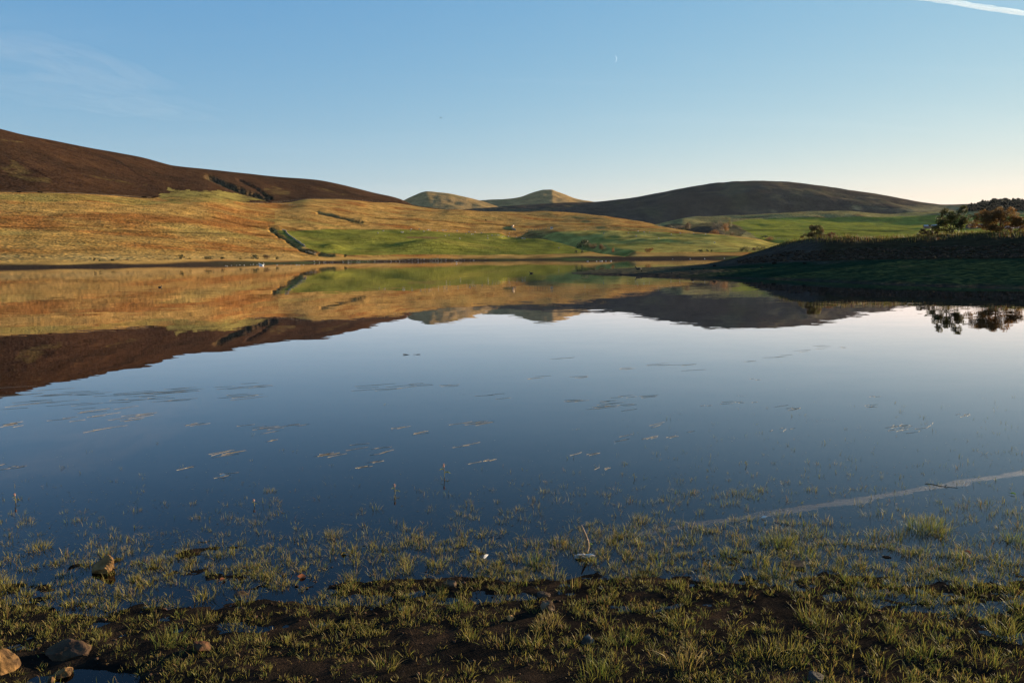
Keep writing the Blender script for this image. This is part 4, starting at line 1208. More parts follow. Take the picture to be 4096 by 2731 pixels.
# specks of weed lying flat on the surface
q = MB()
P = []
for _ in range(2600):
    x = RNG.uniform(-6, 7); y = 4.7 + abs(RNG.normal(0, 1.3 if x < 1 else 2.0))
    P.append((x, y, 0.002))
for px, py, n, sx, sy in ((3280, 1680, 26, 45, 6), (3480, 1412, 14, 30, 3), (3120, 1449, 8, 25, 1), (2680, 1653, 10, 30, 4), (2960, 1582, 8, 15, 2), (1850, 1578, 10, 40, 4), (3250, 1255, 60, 90, 10), (3600, 1260, 40, 80, 6)):
    for _ in range(n):
        P.append(on_z(px + RNG.normal(0, sx), py + RNG.normal(0, sy), 0.002))
P = np.array(P); n = len(P)
a = RNG.uniform(0, math.pi, n); s = RNG.uniform(0.004, 0.014, n) * np.clip(P[:, 1] / 8, 1, 3)
du = np.stack([np.cos(a), np.sin(a), 0 * a], -1) * s[:, None]; dv = np.stack([-np.sin(a), np.cos(a), 0 * a], -1) * (s * 0.3)[:, None]
q.add(np.stack([P - du, P - dv, P + du, P + dv], 1).reshape(-1, 3) , np.arange(n)[:, None] * 4 + np.arange(4), np.repeat(np.array((0.16, 0.13, 0.07)) * RNG.uniform(0.5, 1.8, (n, 1)), 4, 0))
obj('floating_weed', q.mesh('floating_weed', M_LEAF), kind='stuff', label='specks of weed floating on the water')


# ------------------------------------------------------------------ trees and bushes on the embankment
def clump_tree(name, base, blobs, leaf, nleaf, col, bark, stems, lab, cat, group=None, trunk_r=0.06, twig=True, col2=None):
    """stems rise from the base, limbs reach every leaf clump; crown of single leaves"""
    e = obj(name, None, loc=base, label=lab, cat=cat, group=group)
    tm = MB()
    heads = []
    for sx, sy, sh, sr in stems:
        sx, sy, sh, sr = sx * 0.82, sy * 0.82, sh * 0.82, sr * 0.9
        pts = [(0.3 * sx * 0, 0, -0.2), (0.25 * sx, 0.25 * sy, sh * 0.3), (0.6 * sx, 0.6 * sy, sh * 0.65), (sx, sy, sh)]
        tm.tube(pts, [sr, sr * 0.85, sr * 0.65, sr * 0.4], bark, 7)
        heads.append([np.array(q_) for q_ in pts])
    Ps, Cs = [], []
    for bx, by, bz, br in blobs:
        tgt = np.array([bx, by, bz])
        best = min((h[k] for h in heads for k in (1, 2, 3) if h[k][2] < bz + 0.05 * br), key=lambda q_: np.linalg.norm(q_ - tgt), default=heads[0][1])
        mid = best * 0.5 + tgt * 0.5 + np.array([0, 0, -0.12 * br]) + RNG.normal(0, 0.1 * br, 3)
        tm.tube([best, mid, tgt], [trunk_r * 0.42, trunk_r * 0.3, trunk_r * 0.12], bark, 5, cap=False)
        if twig:
            for _ in range(7):
                dv = RNG.normal(0, 1, 3); dv[2] = abs(dv[2]) * 0.8; dv /= np.linalg.norm(dv)
                tm.tube([mid * 0.4 + tgt * 0.6, tgt + dv * br * 0.5, tgt + dv * br * 1.15], [trunk_r * 0.13, trunk_r * 0.09, trunk_r * 0.04], bark, 4, cap=False)
        m = int(nleaf * br ** 2)
        dv = RNG.normal(0, 1, (m, 3)); dv /= np.linalg.norm(dv, axis=1, keepdims=True)
        rr2 = br * RNG.uniform(0.15, 1.0, m) ** 0.6
        Ps.append(tgt + dv * rr2[:, None] * np.array([1, 1, 0.8]))
        cc = np.array(col) if (col2 is None or RNG.uniform() < 0.55) else np.array(col2)
        Cs.append(cc * RNG.uniform(0.7, 1.3, (m, 1)))
    obj('trunk', tm.mesh('trunk', M_WOOD), parent=e)
    V, Fq, Cc = leaf_cloud(np.concatenate(Ps), leaf, np.concatenate(Cs))
    cm_ = obj('crown', mesh_from('crown', V, Fq, False, Cc, [M_LEAF]), parent=e)
    return e


def rel_blobs(base, D, lst, dy=0.7, fill=False):
    out = []
    if fill:
        lst = lst + [((a[0] + b[0]) / 2 + RNG.normal(0, 5), (a[1] + b[1]) / 2 + RNG.normal(0, 4), 0.5 * (a[2] + b[2]) * RNG.uniform(0.45, 0.8)) for a in lst for b in lst if a < b and math.hypot(a[0] - b[0], a[1] - b[1]) < 34]
    for px, py, r in lst:
        q_ = at(px, py, D)
        out.append((q_[0] - base[0], RNG.uniform(-dy, dy), q_[2] - base[2], r * D / F))
    return out


tb = G_B.hit(3806, 944, 2.9, 3.1); DT = tb[1]
clump_tree('broadleaf_tree', tb, rel_blobs(tb, DT, [(3775, 843, 15), (3765, 850, 11), (3850, 832, 13), (3862, 828, 9), (3836, 848, 15), (3832, 864, 14), (3806, 858, 17), (3792, 872, 15), (3760, 888, 17), (3778, 892, 19), (3805, 890, 22), (3848, 884, 20), (3874, 864, 9), (3868, 888, 13), (3740, 910, 14), (3752, 916, 18), (3830, 912, 18), (3785, 918, 20), (3812, 876, 15), (3842, 900, 16), (3765, 868, 9), (3855, 850, 8), (3728, 900, 6)], 0.55, True),
           0.07, 950, (0.048, 0.058, 0.015), (0.06, 0.048, 0.036), [(-0.25, 0.1, 2.3, 0.07), (0.5, -0.2, 2.9, 0.07), (1.2, 0.2, 2.2, 0.05), (-1.0, 0.1, 1.6, 0.05)], 'dark green windswept tree with open crown on the embankment', 'tree', col2=(0.085, 0.075, 0.019))
tb = G_B.hit(4000, 944, 2.9, 3.1); DT = tb[1]
bl = []
for i in range(80):
    a = RNG.uniform(-1, 1); b_ = RNG.uniform(0, 1)
    topy = 828 + 42 * a * a + 6 * math.sin(a * 9)
    px = 3998 + a * 88; py = 932 - (932 - topy) * (0.15 + 0.85 * b_)
    bl.append((px, py, RNG.uniform(12, 21)))
clump_tree('broadleaf_tree', tb, rel_blobs(tb, DT, bl, 1.6), 0.065, 1000, (0.18, 0.092, 0.025), (0.075, 0.055, 0.04), [(-1.5, 0.2, 2.2, 0.05), (-0.6, -0.3, 2.8, 0.05), (0.1, 0.3, 3.0, 0.055), (0.9, -0.1, 2.7, 0.05), (1.8, 0.3, 2.0, 0.05), (-2.2, 0, 1.4, 0.04), (2.4, 0, 1.4, 0.04)],
           'round orange-brown autumn tree at the right end of the embankment', 'tree', col2=(0.12, 0.070, 0.022), trunk_r=0.045)
tb = G_B.hit(3262, 949, 2.9, 3.05); DT = tb[1]
bl = []
for i in range(34):
    a = RNG.uniform(-1, 1); topy = 904 + 26 * a * a
    bl.append((3264 + a * 48, 950 - (950 - topy) * (0.12 + 0.88 * RNG.uniform(0, 1)), RNG.uniform(7, 12)))
clump_tree('hawthorn_bush', tb, rel_blobs(tb, DT, bl, 0.9), 0.06, 2400, (0.15, 0.10, 0.036), (0.09, 0.065, 0.045), [(-0.7, 0.1, 0.9, 0.035), (0.0, -0.2, 1.2, 0.04), (0.7, 0.1, 1.0, 0.035), (-1.1, 0, 0.6, 0.03), (1.1, 0, 0.6, 0.03)],
           'rounded twiggy brown bush on the crest at the left end of the embankment', 'bush', col2=(0.16, 0.15, 0.05), trunk_r=0.04)
tb = G_B.hit(3333, 955, 2.9, 3.1); DT = tb[1]
clump_tree('hawthorn_bush', tb, rel_blobs(tb, DT, [(3318, 940, 6), (3326, 932, 6), (3335, 938, 7), (3343, 934, 5), (3330, 946, 8), (3340, 946, 6)], 0.4), 0.05, 2200, (0.17, 0.065, 0.030), (0.10, 0.05, 0.04), [(-0.4, 0, 0.6, 0.02), (0.0, 0, 0.7, 0.02), (0.35, 0, 0.6, 0.02)],
           'low reddish shrub right beside the rounded twiggy bush', 'bush', col2=(0.15, 0.08, 0.03), trunk_r=0.025)
for px, w, hgt, col, lab in ((3715, 60, 26, (0.07, 0.055, 0.03), 'dark bramble mound on the crest left of the windswept tree'), (4075, 55, 24, (0.06, 0.05, 0.028), 'dark bramble mound at the foot of the orange tree')):
    tb = G_B.hit(px, 945, 2.9, 3.1); DT = tb[1]
    bl = [(px + RNG.uniform(-w / 2, w / 2), 944 - RNG.uniform(0, hgt), RNG.uniform(6, 9)) for _ in range(22)]
    clump_tree('bramble_bush', tb, rel_blobs(tb, DT, bl, 0.8), 0.06, 2000, col, (0.05, 0.04, 0.03), [(-0.5, 0, 0.4, 0.02), (0.5, 0, 0.5, 0.02)], lab, 'bush', col2=(0.10, 0.075, 0.03), trunk_r=0.02)
# unseen trees added beyond the right edge to shade the grass by the bank
for i, px in enumerate((4250, 4420, 4640, 4900, 5200, 5500)):
    tb = G_B.hit(px, 930, 2.95, 3.05); DT = tb[1]
    k = DT / F
    bl = [(RNG.uniform(-2.4, 2.4), RNG.uniform(-1.4, 1.4), RNG.uniform(0.6, 4.6), RNG.uniform(0.4, 0.7)) for _ in range(36)]
    clump_tree('unseen_shade_tree', tb, bl, 0.07, 160, (0.14, 0.10, 0.03), (0.06, 0.048, 0.036), [(-0.8, 0.1, 2.3, 0.07), (0.5, -0.2, 3.2, 0.07), (1.2, 0.2, 2.2, 0.05)], 'unseen tree added past the right edge to shade the grass by the bank', 'tree', group='added shade trees beyond the right edge', twig=False)

# dry grass along the crest and on the bank
n = 9000
px = RNG.uniform(3020, 4600, n)
ci = np.clip(np.searchsorted(XB, px), 0, len(XB) - 1)
rows = np.where((BSEG > 2.55) & (BSEG < 4.2))[0]
ri = rows[(RNG.beta(2.2, 2.0, n) * (len(rows) - 1)).astype(int)]
B3 = np.stack([BX[ri, ci] + RNG.normal(0, 0.06, n), BD[ri, ci] + RNG.normal(0, 0.1, n), BZ[ri, ci] - 0.03], -1)
names = RNG.choice(['straw', 'rust', 'olive', 'gold'], n, p=[0.12, 0.3, 0.46, 0.12])
colr = np.array([GRASS_COL[k] for k in names]) * RNG.uniform(0.25, 0.9, (n, 1))
tall = fbm(B3[:, 0] / 3, B3[:, 1] / 3, 301, 3)
hh = RNG.uniform(0.15, 0.5, n) * (1 + 0.8 * np.clip(tall, -0.6, 1)) * sstep(3000, 3200, px)
V, Q, T, Cc = blade_arrays(B3, hh, RNG.uniform(0, 6.3, n), np.abs(RNG.normal(0.2, 0.2, n)), RNG.uniform(0.012, 0.03, n), colr)
obj('dry_grass', mesh_from('dry_grass', V, [Q, T], True, Cc, [M_BLADE]), kind='stuff', label='dry tall grass along the embankment crest')

# stones of the embankment face
bank_rocks = [rock_mesh('stone', 700 + i, (1.0, 0.8, 0.55), (0.040, 0.028, 0.015), (0.028, 0.021, 0.011), 10, 10, 7, M_FARSTONE) for i in range(4)]
rows = np.where((BSEG > 2.05) & (BSEG < 2.42))[0]
n_b = 0
while n_b < 300:
    px = RNG.uniform(3340, 4110); ci = int(np.searchsorted(XB, px)); ri = int(RNG.choice(rows))
    s = RNG.uniform(0.12, 0.24)
    o = obj('stone', bank_rocks[n_b % 4], parent=bank_o, loc=(BX[ri, ci], BD[ri, ci], BZ[ri, ci] - 0.1 * s))
    o.scale = (s * RNG.uniform(0.8, 1.5), s, s); o.rotation_euler = (RNG.uniform(-0.4, 0.4), RNG.uniform(-0.4, 0.4), RNG.uniform(0, 6.3))
    n_b += 1
q = MB()
for _ in range(1500):
    px = RNG.uniform(2950, 4300); ci = int(np.searchsorted(XB, px)); ri = int(RNG.choice(rows)); s = RNG.uniform(0.07, 0.2)
    q.ball((BX[ri, ci], BD[ri, ci], BZ[ri, ci] + 0.2 * s), (s * 1.3, s, s * 0.6), np.array((0.046, 0.032, 0.021)) * RNG.uniform(0.5, 1.5), 6, 4, noise=0.4, seed=int(RNG.integers(90)))
o = obj('rubble', q.mesh('rubble', M_FARSTONE), parent=bank_o, kind='stuff')
for i, (px, py, w, lab) in enumerate(((2857, 1066, 15, 'dark boulder where the embankment slope meets the spit'), (2770, 1079, 12, 'dark stone on the spit left of the slope foot'), (2683, 1094, 7, 'small dark stone nearest the water on the spit'), (2566, 1085, 8, 'small stone near the bird on the spit'), (3046, 1070, 13, 'dark stone on the grass edge below the embankment'),
                                         (3095, 1056, 22, 'wide low boulder at the embankment foot'), (3216, 1055, 16, 'dark boulder at the foot where the stone facing begins'), (2812, 1078, 7, 'small stone between two dark stones on the spit'))):
    g = G_B.hit(px, py, 1.1, 2.6); hw = w * g[1] / F / 2
    o = obj('boulder', rock_mesh('boulder', 800 + i, (hw, hw * 0.8, hw * 0.6), (0.014, 0.012, 0.010), (0.02, 0.016, 0.012), 10, 14, 9, M_FARSTONE), loc=g + np.array([0, 0, hw * 0.3]), label=lab, cat='boulder', group='boulders on the spit')


# ------------------------------------------------------------------ bushes and trees across the lake
def bush_mesh(name, seed, n, col, leaf=0.05, tall=1.0):
    """unit bush: width 1, height tall, foot at zero"""
    r = np.random.default_rng(seed)
    Ps = []
    for _ in range(11):
        c = np.array([r.uniform(-0.34, 0.34), r.uniform(-0.34, 0.34), r.uniform(0.15, 0.75) * tall]); c[:2] *= 1 - 0.45 * (c[2] / tall) ** 2
        v = r.normal(size=(n // 11, 3)); v /= np.linalg.norm(v, axis=1, keepdims=True)
        Ps.append(c + v * (0.21 * r.uniform(0.3, 1.0, (n // 11, 1)) ** 0.5) * np.array([1, 1, tall]))
    P_ = np.concatenate(Ps); P_[:, 2] = np.abs(P_[:, 2])
    V, Fq, Cc = leaf_cloud(P_, leaf, np.array(col) * r.uniform(0.6, 1.4, (len(P_), 1)))
    return V, Fq, Cc


bush_cols = {'dark': (0.045, 0.050, 0.020), 'olive': (0.13, 0.115, 0.035), 'rust': (0.24, 0.115, 0.035), 'grey': (0.12, 0.095, 0.065), 'brown': (0.15, 0.095, 0.045)}
bush_me = {}
for i, (k, c) in enumerate(bush_cols.items()):
    for v in range(2):
        V, Fq, Cc = bush_mesh(k, 900 + i * 7 + v, 660, c, 0.045, 1.0)
        bush_me[k, v] = mesh_from('bush', V, Fq, False, Cc, [M_LEAF])
# px, py of the foot, width px, height px, kind, sheet, label
FAR_BUSH = [(725, 1037, 24, 20, 'dark', 'tallest dark shrub on the left far shore, leftmost of the denser row'), (757, 1038, 15, 10, 'olive', 'small olive shrub just right of the tallest shore shrub'), (830, 1038, 48, 13, 'dark', 'wide low dark shrub in the middle of the left shore row'),
            (890, 1038, 27, 11, 'dark', 'low dark shrub between the wide shrub and the two round ones'), (1016, 1037, 40, 20, 'dark', 'dense dark round bush, left of the pair near the swans'), (1066, 1037, 42, 20, 'brown', 'brownish round bush, right of the pair near the swans'), (1106, 1038, 14, 12, 'dark', 'little upright dark shrub right of the brownish bush'),
            (375, 1044, 15, 14, 'dark', 'small upright shrub far along the left shore'), (396, 1045, 14, 8, 'olive', 'tiny olive shrub beside the small upright one at left'), (452, 1043, 26, 9, 'dark', 'low dark shrub at left between small shore shrubs'), (505, 1042, 22, 7, 'brown', 'low brown shrub on the left shore edge'), (960, 1038, 16, 9, 'olive', 'small shrub left of the dense dark bush'),
            (1381, 1030, 16, 14, 'dark', 'lone shrub on the shore below the green field'), (2336, 993, 66, 36, 'dark', 'large dark gorse bush at the mouth of the burn'), (2370, 996, 36, 26, 'brown', 'brown bush against the right side of the large gorse'), (2403, 1009, 36, 34, 'brown', 'round brown bush on the shore right of the burn'), (2449, 1011, 20, 22, 'rust', 'small rusty bush right of the round brown one'),
            (2302, 1013, 17, 13, 'dark', 'dark small tree-like shrub at the right end of the green field'), (2326, 1013, 15, 15, 'dark', 'dark shrub next to the right corner of the green field'), (2590, 1010, 44, 22, 'rust', 'rusty bush alone on the shore of the rough meadow'), (2800, 1007, 26, 11, 'dark', 'low dark bush on the shore of the meadow, left of three'), (2826, 1007, 15, 10, 'dark', 'low dark bush on the meadow shore, middle of three'), (2844, 1006, 14, 9, 'dark', 'low dark bush on the meadow shore, right of three'),
            (2966, 1007, 26, 16, 'dark', 'dark bush at the foot of the meadow near the embankment'), (2986, 1007, 36, 26, 'olive', 'taller olive bush near the embankment slope'), (3010, 1006, 22, 18, 'brown', 'brown bush between the taller olive bush and the last one'), (3038, 1004, 46, 22, 'olive', 'olive bush partly hidden by the embankment slope'), (1942, 885, 7, 6, 'dark', 'tiny lone bush on the brown hillside above the green field')]
for i, (px, py, w, hp_, kd, lab) in enumerate(FAR_BUSH):
    g = G_M.hit(px, py, 1.5, 5.0); k = g[1] / F
    o = obj('shore_bush', bush_me[kd, i % 2], loc=g - np.array([0, 0, 0.1]), label=lab, cat='bush', group='bushes on the far shore')
    o.scale = (w * k * 1.1, w * k * 0.9, hp_ * k * 1.1); o.rotation_euler = (0, 0, i * 1.1)
SCRUB = [(1092, 926), (1102, 938), (1112, 948), (1126, 955), (1140, 966), (1152, 974), (1168, 984), (1182, 993), (1196, 1001), (1214, 1008), (1232, 1014), (1250, 1018), (1086, 918), (1108, 944), (1175, 989), (1225, 1012)]
for i, (px, py) in enumerate(SCRUB):
    g = G_M.hit(px, py, 1.8, 4.6); k = g[1] / F; w = 8 + 6 * ((i * 7) % 5) / 4
    o = obj('gully_bush', bush_me['dark', i % 2], loc=g - np.array([0, 0, 0.15]), label='low dark scrub bush in the gully beside the green field', cat='bush', group='scrub in the field gully')
    o.scale = (w * k, w * k * 0.8, 5.0 * k); o.rotation_euler = (0, 0, i * 1.7)
VAL = [(2702, 936, 66, 44, 'grey', 'grey leafless tree at the left of the valley clump'), (2748, 936, 46, 46, 'brown', 'brown tree right beside the grey valley tree'), (2725, 938, 40, 30, 'dark', 'dark low tree in front of the grey and brown valley trees'), (2868, 925, 46, 42, 'grey', 'grey tree left of the tall olive tree in the valley'), (2896, 926, 40, 34, 'rust', 'rust-brown tree below the tall olive tree'),
       (2912, 912, 27, 42, 'olive', 'tall olive tree at the corner of the upper green field'), (2855, 944, 64, 24, 'rust', 'wide orange-brown thicket at the valley front'), (2655, 928, 22, 16, 'dark', 'small dark tree at the left edge of the valley'), (2930, 941, 22, 12, 'brown', 'small brown bush right of the orange thicket'), (3060, 952, 40, 10, 'dark', 'low dark bush under the fence of the upper field'), (3080, 962, 40, 14, 'rust', 'low rust bush above the embankment slope')]
for i, (px, py, w, hp_, kd, lab) in enumerate(VAL):
    g = G_F.hit(px, py, 0.6, 4.0); k = g[1] / F
    e = obj('valley_tree', None, loc=g, label=lab, cat='tree' if 'tree' in lab else 'bush', group='trees in the valley')
    e.scale = (w * k * 1.1, w * k, hp_ * k * 1.12); e.rotation_euler = (0, 0, i * 0.9)
    obj('crown', bush_me[kd, i % 2], parent=e)
    q = MB(); q.tube([(0, 0, -0.05), (0.02, 0, 0.3), (0.0, 0.02, 0.62)], [0.03, 0.022, 0.01], (0.06, 0.05, 0.04), 6)
    obj('trunk', q.mesh('trunk', M_FARSTONE), parent=e)
# knoll in the valley
q = MB(); q.ball((0, 0, 0), (1, 1, 1), (0.05, 0.042, 0.03), 40, 18, noise=0.10, seed=4)
g = G_F.hit(2825, 935, 0.6, 4.0); k = g[1] / F
o = obj('knoll', q.mesh('knoll', M_FARHILL), loc=g + np.array([0, 15, -2]), kind='structure'); o.scale = (85 * k, 22, 38 * k)


# plantation of conifers
def conifer(seed):
    r = np.random.default_rng(seed); q_ = MB()
    q_.tube([(0, 0, -0.02), (0, 0, 0.5), (0, 0, 0.97)], [0.016, 0.011, 0.002], (0.05, 0.035, 0.025), 5)
    Ps, Cs = [], []
    for z in np.linspace(0.20, 0.99, 21):
        rad = 0.19 * (1 - z) ** 0.75 * r.uniform(0.8, 1.25) + 0.008
        m = int(8 + 46 * rad / 0.19)
        a_ = r.uniform(0, 6.3, m); rr3 = rad * r.uniform(0.25, 1.1, m)
        Ps.append(np.stack([rr3 * np.cos(a_), rr3 * np.sin(a_), z - 0.35 * rr3 + r.normal(0, 0.012, m)], -1)); Cs.append(np.array((0.022, 0.026, 0.016)) * r.uniform(0.5, 1.6, (m, 1)))
    V, Fq, Cc = leaf_cloud(np.concatenate(Ps), 0.042, np.concatenate(Cs), 0.5)
    q_.add(V, Fq, (1, 1, 1)); q_.c[-1] = Cc
    return q_.mesh('conifer_tree', M_LEAF)


con_me = [conifer(s) for s in (1, 2, 3, 4)]
ncon = 0
for row in range(3):
    for px in np.arange(3872 + row * 3, 4150, 10.5):
        px = px + RNG.uniform(-3, 3)
        topy = float(curve({3860: 826, 3880: 815, 3910: 808, 3950: 800, 4000: 798, 4050: 797, 4100: 796, 4350: 790}, px)) + RNG.uniform(-4, 7) + row * -1.0
        D = 1640.0 + row * 24
        foot = at(px, 848, D); top = at(px, topy, D)
        hgt = top[2] - foot[2]
        o = obj('conifer_tree', con_me[ncon % 4], loc=foot, label='dark conifer of the plantation on the skyline behind the orange tree', cat='tree', group='conifer plantation')
        o.scale = (hgt * RNG.uniform(1.4, 2.1),) * 2 + (hgt,); o.rotation_euler = (0, 0, RNG.uniform(0, 6.3)); ncon += 1
# ground under the plantation
xs_ = np.arange(3780, 5600, 10.0)
X_, D_, Z_, S_ = loft(xs_, [(lambda xs: 50 + 0 * xs, {3780: 1590, 5600: 1590}, 'z'), ({3780: 862, 3850: 852, 3900: 849, 4096: 848, 5600: 835}, {3780: 1628, 5600: 1628}, 'y'), ({3780: 860, 3850: 850, 3900: 847, 4096: 846, 5600: 833}, {3780: 1730, 5600: 1730}, 'y'), (lambda xs: 50 + 0 * xs, {3780: 1790, 5600: 1790}, 'z')], [3, 4, 3])
c_ = fbm(X_ / 30, D_ / 30, 7, 3)
obj('plantation_ground', mesh_from('plantation_ground', np.stack([X_, D_, Z_], -1).reshape(-1, 3), grid_faces(*X_.shape), True, (np.array((0.10, 0.10, 0.04)) * (1 + 0.3 * c_[..., None])).reshape(-1, 3), [M_PASTURE]), kind='structure')


# ------------------------------------------------------------------ farm sheds
def shed(px, py, D, w, d_, h_, roofh, rz, wall, roof, lab, door=True, name='farm_shed'):
    g = at(px, py, D)
    e = obj(name, None, loc=g, label=lab, cat='shed', group='farm buildings'); e.rotation_euler = (0, 0, rz)
    q_ = MB(); q_.box((0, 0, h_ / 2 - 0.5), (w, d_, h_ + 1.0), wall)
    gv = [(-w / 2, -d_ / 2, h_), (-w / 2, d_ / 2, h_), (-w / 2, 0, h_ + roofh), (w / 2, -d_ / 2, h_), (w / 2, d_ / 2, h_), (w / 2, 0, h_ + roofh)]
    q_.add(gv, [[0, 2, 1], [3, 4, 5]], wall)
    obj('wall', q_.mesh('wall', M_FARSTONE, False), parent=e)
    q_ = MB(); ov = 0.4
    for s_ in (-1, 1):
        q_.add([(-w / 2 - ov, s_ * (d_ / 2 + ov), h_ - 0.15), (w / 2 + ov, s_ * (d_ / 2 + ov), h_ - 0.15), (w / 2 + ov, 0, h_ + roofh + 0.1), (-w / 2 - ov, 0, h_ + roofh + 0.1),
                (-w / 2 - ov, s_ * (d_ / 2 + ov), h_ + 0.05), (w / 2 + ov, s_ * (d_ / 2 + ov), h_ + 0.05), (w / 2 + ov, 0, h_ + roofh + 0.3), (-w / 2 - ov, 0, h_ + roofh + 0.3)],
               [[0, 1, 2, 3], [4, 7, 6, 5], [0, 4, 5, 1], [3, 2, 6, 7], [0, 3, 7, 4], [1, 5, 6, 2]], roof)
    obj('roof', q_.mesh('roof', M_FARSTONE, False), parent=e)
    if door:
        q_ = MB(); q_.box((w * 0.2, -d_ / 2 - 0.05, h_ * 0.4), (w * 0.22, 0.12, h_ * 0.8), (0.05, 0.045, 0.045))
        obj('door', q_.mesh('door', M_FARSTONE, False), parent=e)
    return e


DF_ = float(G_F.hit(3715, 914, 1.0, 4.0)[1])
shed(3722, 914, DF_, 20, 12, 4.0, 1.8, -0.35, (0.16, 0.10, 0.09), (0.30, 0.36, 0.42), 'blue-grey roofed farm shed left of the windswept tree')
shed(3900, 913, DF_, 26, 12, 4.5, 2.0, 0.1, (0.07, 0.06, 0.06), (0.09, 0.09, 0.10), 'dark farm shed seen between the two trees')
shed(4060, 916, DF_, 34, 10, 3.0, 2.0, 0.05, (0.42, 0.40, 0.38), (0.22, 0.25, 0.29), 'long low farmhouse with slate roof behind the orange tree')

# small white shelter, stone walls
g = G_M.hit(2206, 917, 3.5, 5.0)
e = obj('field_shelter', None, loc=g, label='tiny white shelter with dark openings beside the burn', cat='shelter')
q = MB(); q.box((0, 0, 1.0), (2.8, 1.8, 2.4), (0.62, 0.58, 0.52)); obj('wall', q.mesh('wall', M_FARSTONE, False), parent=e)
q = MB(); q.box((0, 0, 2.28), (3.1, 2.1, 0.14), (0.5, 0.46, 0.4)); obj('roof', q.mesh('roof', M_FARSTONE, False), parent=e)
for sx in (-0.6, 0.6):
    q = MB(); q.box((sx, -0.93, 1.3), (0.7, 0.08, 0.8), (0.03, 0.03, 0.03)); obj('painted_opening', q.mesh('painted_opening', M_FARSTONE, False), parent=e)  # dark panels carry the shade inside the openings as colour


def wall_run(pts, sheet, lo, hi, h_, lab, col=(0.30, 0.25, 0.18), th=0.55):
    P = []
    for (x0, y0), (x1, y1) in zip(pts[:-1], pts[1:]):
        for s_ in np.linspace(0, 1, 10)[:-1]:
            P.append(sheet.hit(x0 + (x1 - x0) * s_, y0 + (y1 - y0) * s_, lo, hi))
    P = np.array(P)
    t_ = np.gradient(P, axis=0); t_[:, 2] = 0; t_ /= np.linalg.norm(t_, axis=1, keepdims=True) + 1e-9
    nrm = np.stack([-t_[:, 1], t_[:, 0], 0 * t_[:, 0]], -1) * th / 2
    hv = np.array([0, 0, 1.0]) * (h_ * (1 + 0.15 * RNG.normal(size=len(P))))[:, None]
    lo_ = np.array([0, 0, -0.4])
    V = np.concatenate([P - nrm * 1.2 + lo_, P - nrm * 0.8 + hv, P + nrm * 0.8 + hv, P + nrm * 1.2 + lo_])
    n_ = len(P); i_ = np.arange(n_ - 1)[:, None]
    f = np.concatenate([np.concatenate([i_ + a_ * n_, i_ + 1 + a_ * n_, i_ + 1 + (a_ + 1) * n_, i_ + (a_ + 1) * n_], 1) for a_ in range(3)])
    q_ = MB(); q_.add(V, f, col)
    q_.f4.append(np.array([[0, n_, 2 * n_, 3 * n_], [n_ - 1, 4 * n_ - 1, 3 * n_ - 1, 2 * n_ - 1]]))
    c0 = P[0].copy()
    q_.v[0] = q_.v[0] - c0
    return obj('stone_wall', q_.mesh('stone_wall', M_FARSTONE, False), loc=c0, label=lab, cat='wall', group='dry stone walls')


wall_run([(1128, 921), (1142, 926), (1146, 937), (1172, 955), (1196, 972), (1222, 990)], G_M, 2.5, 5.0, 0.9, 'dry stone wall down the left edge of the green field')
wall_run([(2054, 903), (2047, 909), (2047, 915), (2054, 919), (2062, 922)], G_M, 3.0, 5.0, 1.6, 'pale curved stone wall at the top right of the green field', (0.42, 0.34, 0.24))
wall_run([(2638, 893), (2634, 898), (2632, 904)], G_M, 3.5, 5.2, 2.2, 'short pale wall end on the golden spur above the valley', (0.45, 0.36, 0.24))
wall_run([(0, 769), (150, 771), (300, 775), (460, 783), (620, 792)], G_M, 4.8, 5.2, 0.7, 'low stone dyke between the heather and the golden slope', (0.05, 0.035, 0.022))

# ------------------------------------------------------------------ fences
q = MB(); q.box((0, 0, 0.45), (0.16, 0.16, 1.5), (0.42, 0.34, 0.24)); post_me = q.mesh('post', M_FARSTONE, False)


def fence(pts, sheet, lo, hi, n_, lab, s_=1.0):
    seg_l = np.array([math.hypot(b_[0] - a_[0], b_[1] - a_[1]) for a_, b_ in zip(pts[:-1], pts[1:])])
    cum = np.concatenate([[0], np.cumsum(seg_l)])
    u_ = np.linspace(0, cum[-1], n_)
    P = np.array([sheet.hit(np.interp(v_, cum, [a_[0] for a_ in pts]), np.interp(v_, cum, [a_[1] for a_ in pts]), lo, hi) for v_ in u_])
    e_ = obj('fence', None, loc=P[0], label=lab, cat='fence', group='post and wire fences')
    for p_ in P:
        o_ = obj('post', post_me, parent=e_, loc=p_ - P[0]); o_.scale = (s_, s_, s_)
    q_ = MB()
    for hz in (0.55, 1.0):
        q_.tube(P - P[0] + np.array([0, 0, hz * s_]), 0.012, (0.2, 0.19, 0.18), 4)
    obj('wire', q_.mesh('wire', M_FARSTONE), parent=e_)


fence([(1002, 815), (1108, 811), (1164, 803), (1253, 797), (1325, 797), (1410, 799), (1516, 809), (1657, 826)], G_M, 4.6, 5.3, 70, 'long fence along the brow between golden slope and heather', 1.25)
fence([(1108, 812), (1140, 820), (1178, 823)], G_M, 4.6, 5.3, 12, 'short fence spur below the long brow fence', 1.2)
fence([(2921, 935), (3023, 936), (3091, 949), (3155, 963)], G_F, 0.5, 3.0, 34, 'fence along the lower edge of the upper green field', 1.3)
fence([(2891, 945), (2990, 958), (3087, 979), (3160, 990)], G_M, 3.6, 5.2, 30, 'fence on the crest of the rough meadow by the valley', 1.2)
fence([(2925, 901), (2960, 909), (3006, 917)], G_F, 1.0, 4.0, 18, 'fence at the left corner of the upper green field', 1.3)
fence([(2740, 873), (2860, 866), (3000, 860), (3200, 850), (3300, 847)], G_F, 4.6, 5.0, 50, 'skyline fence above the ridged strip', 1.2)
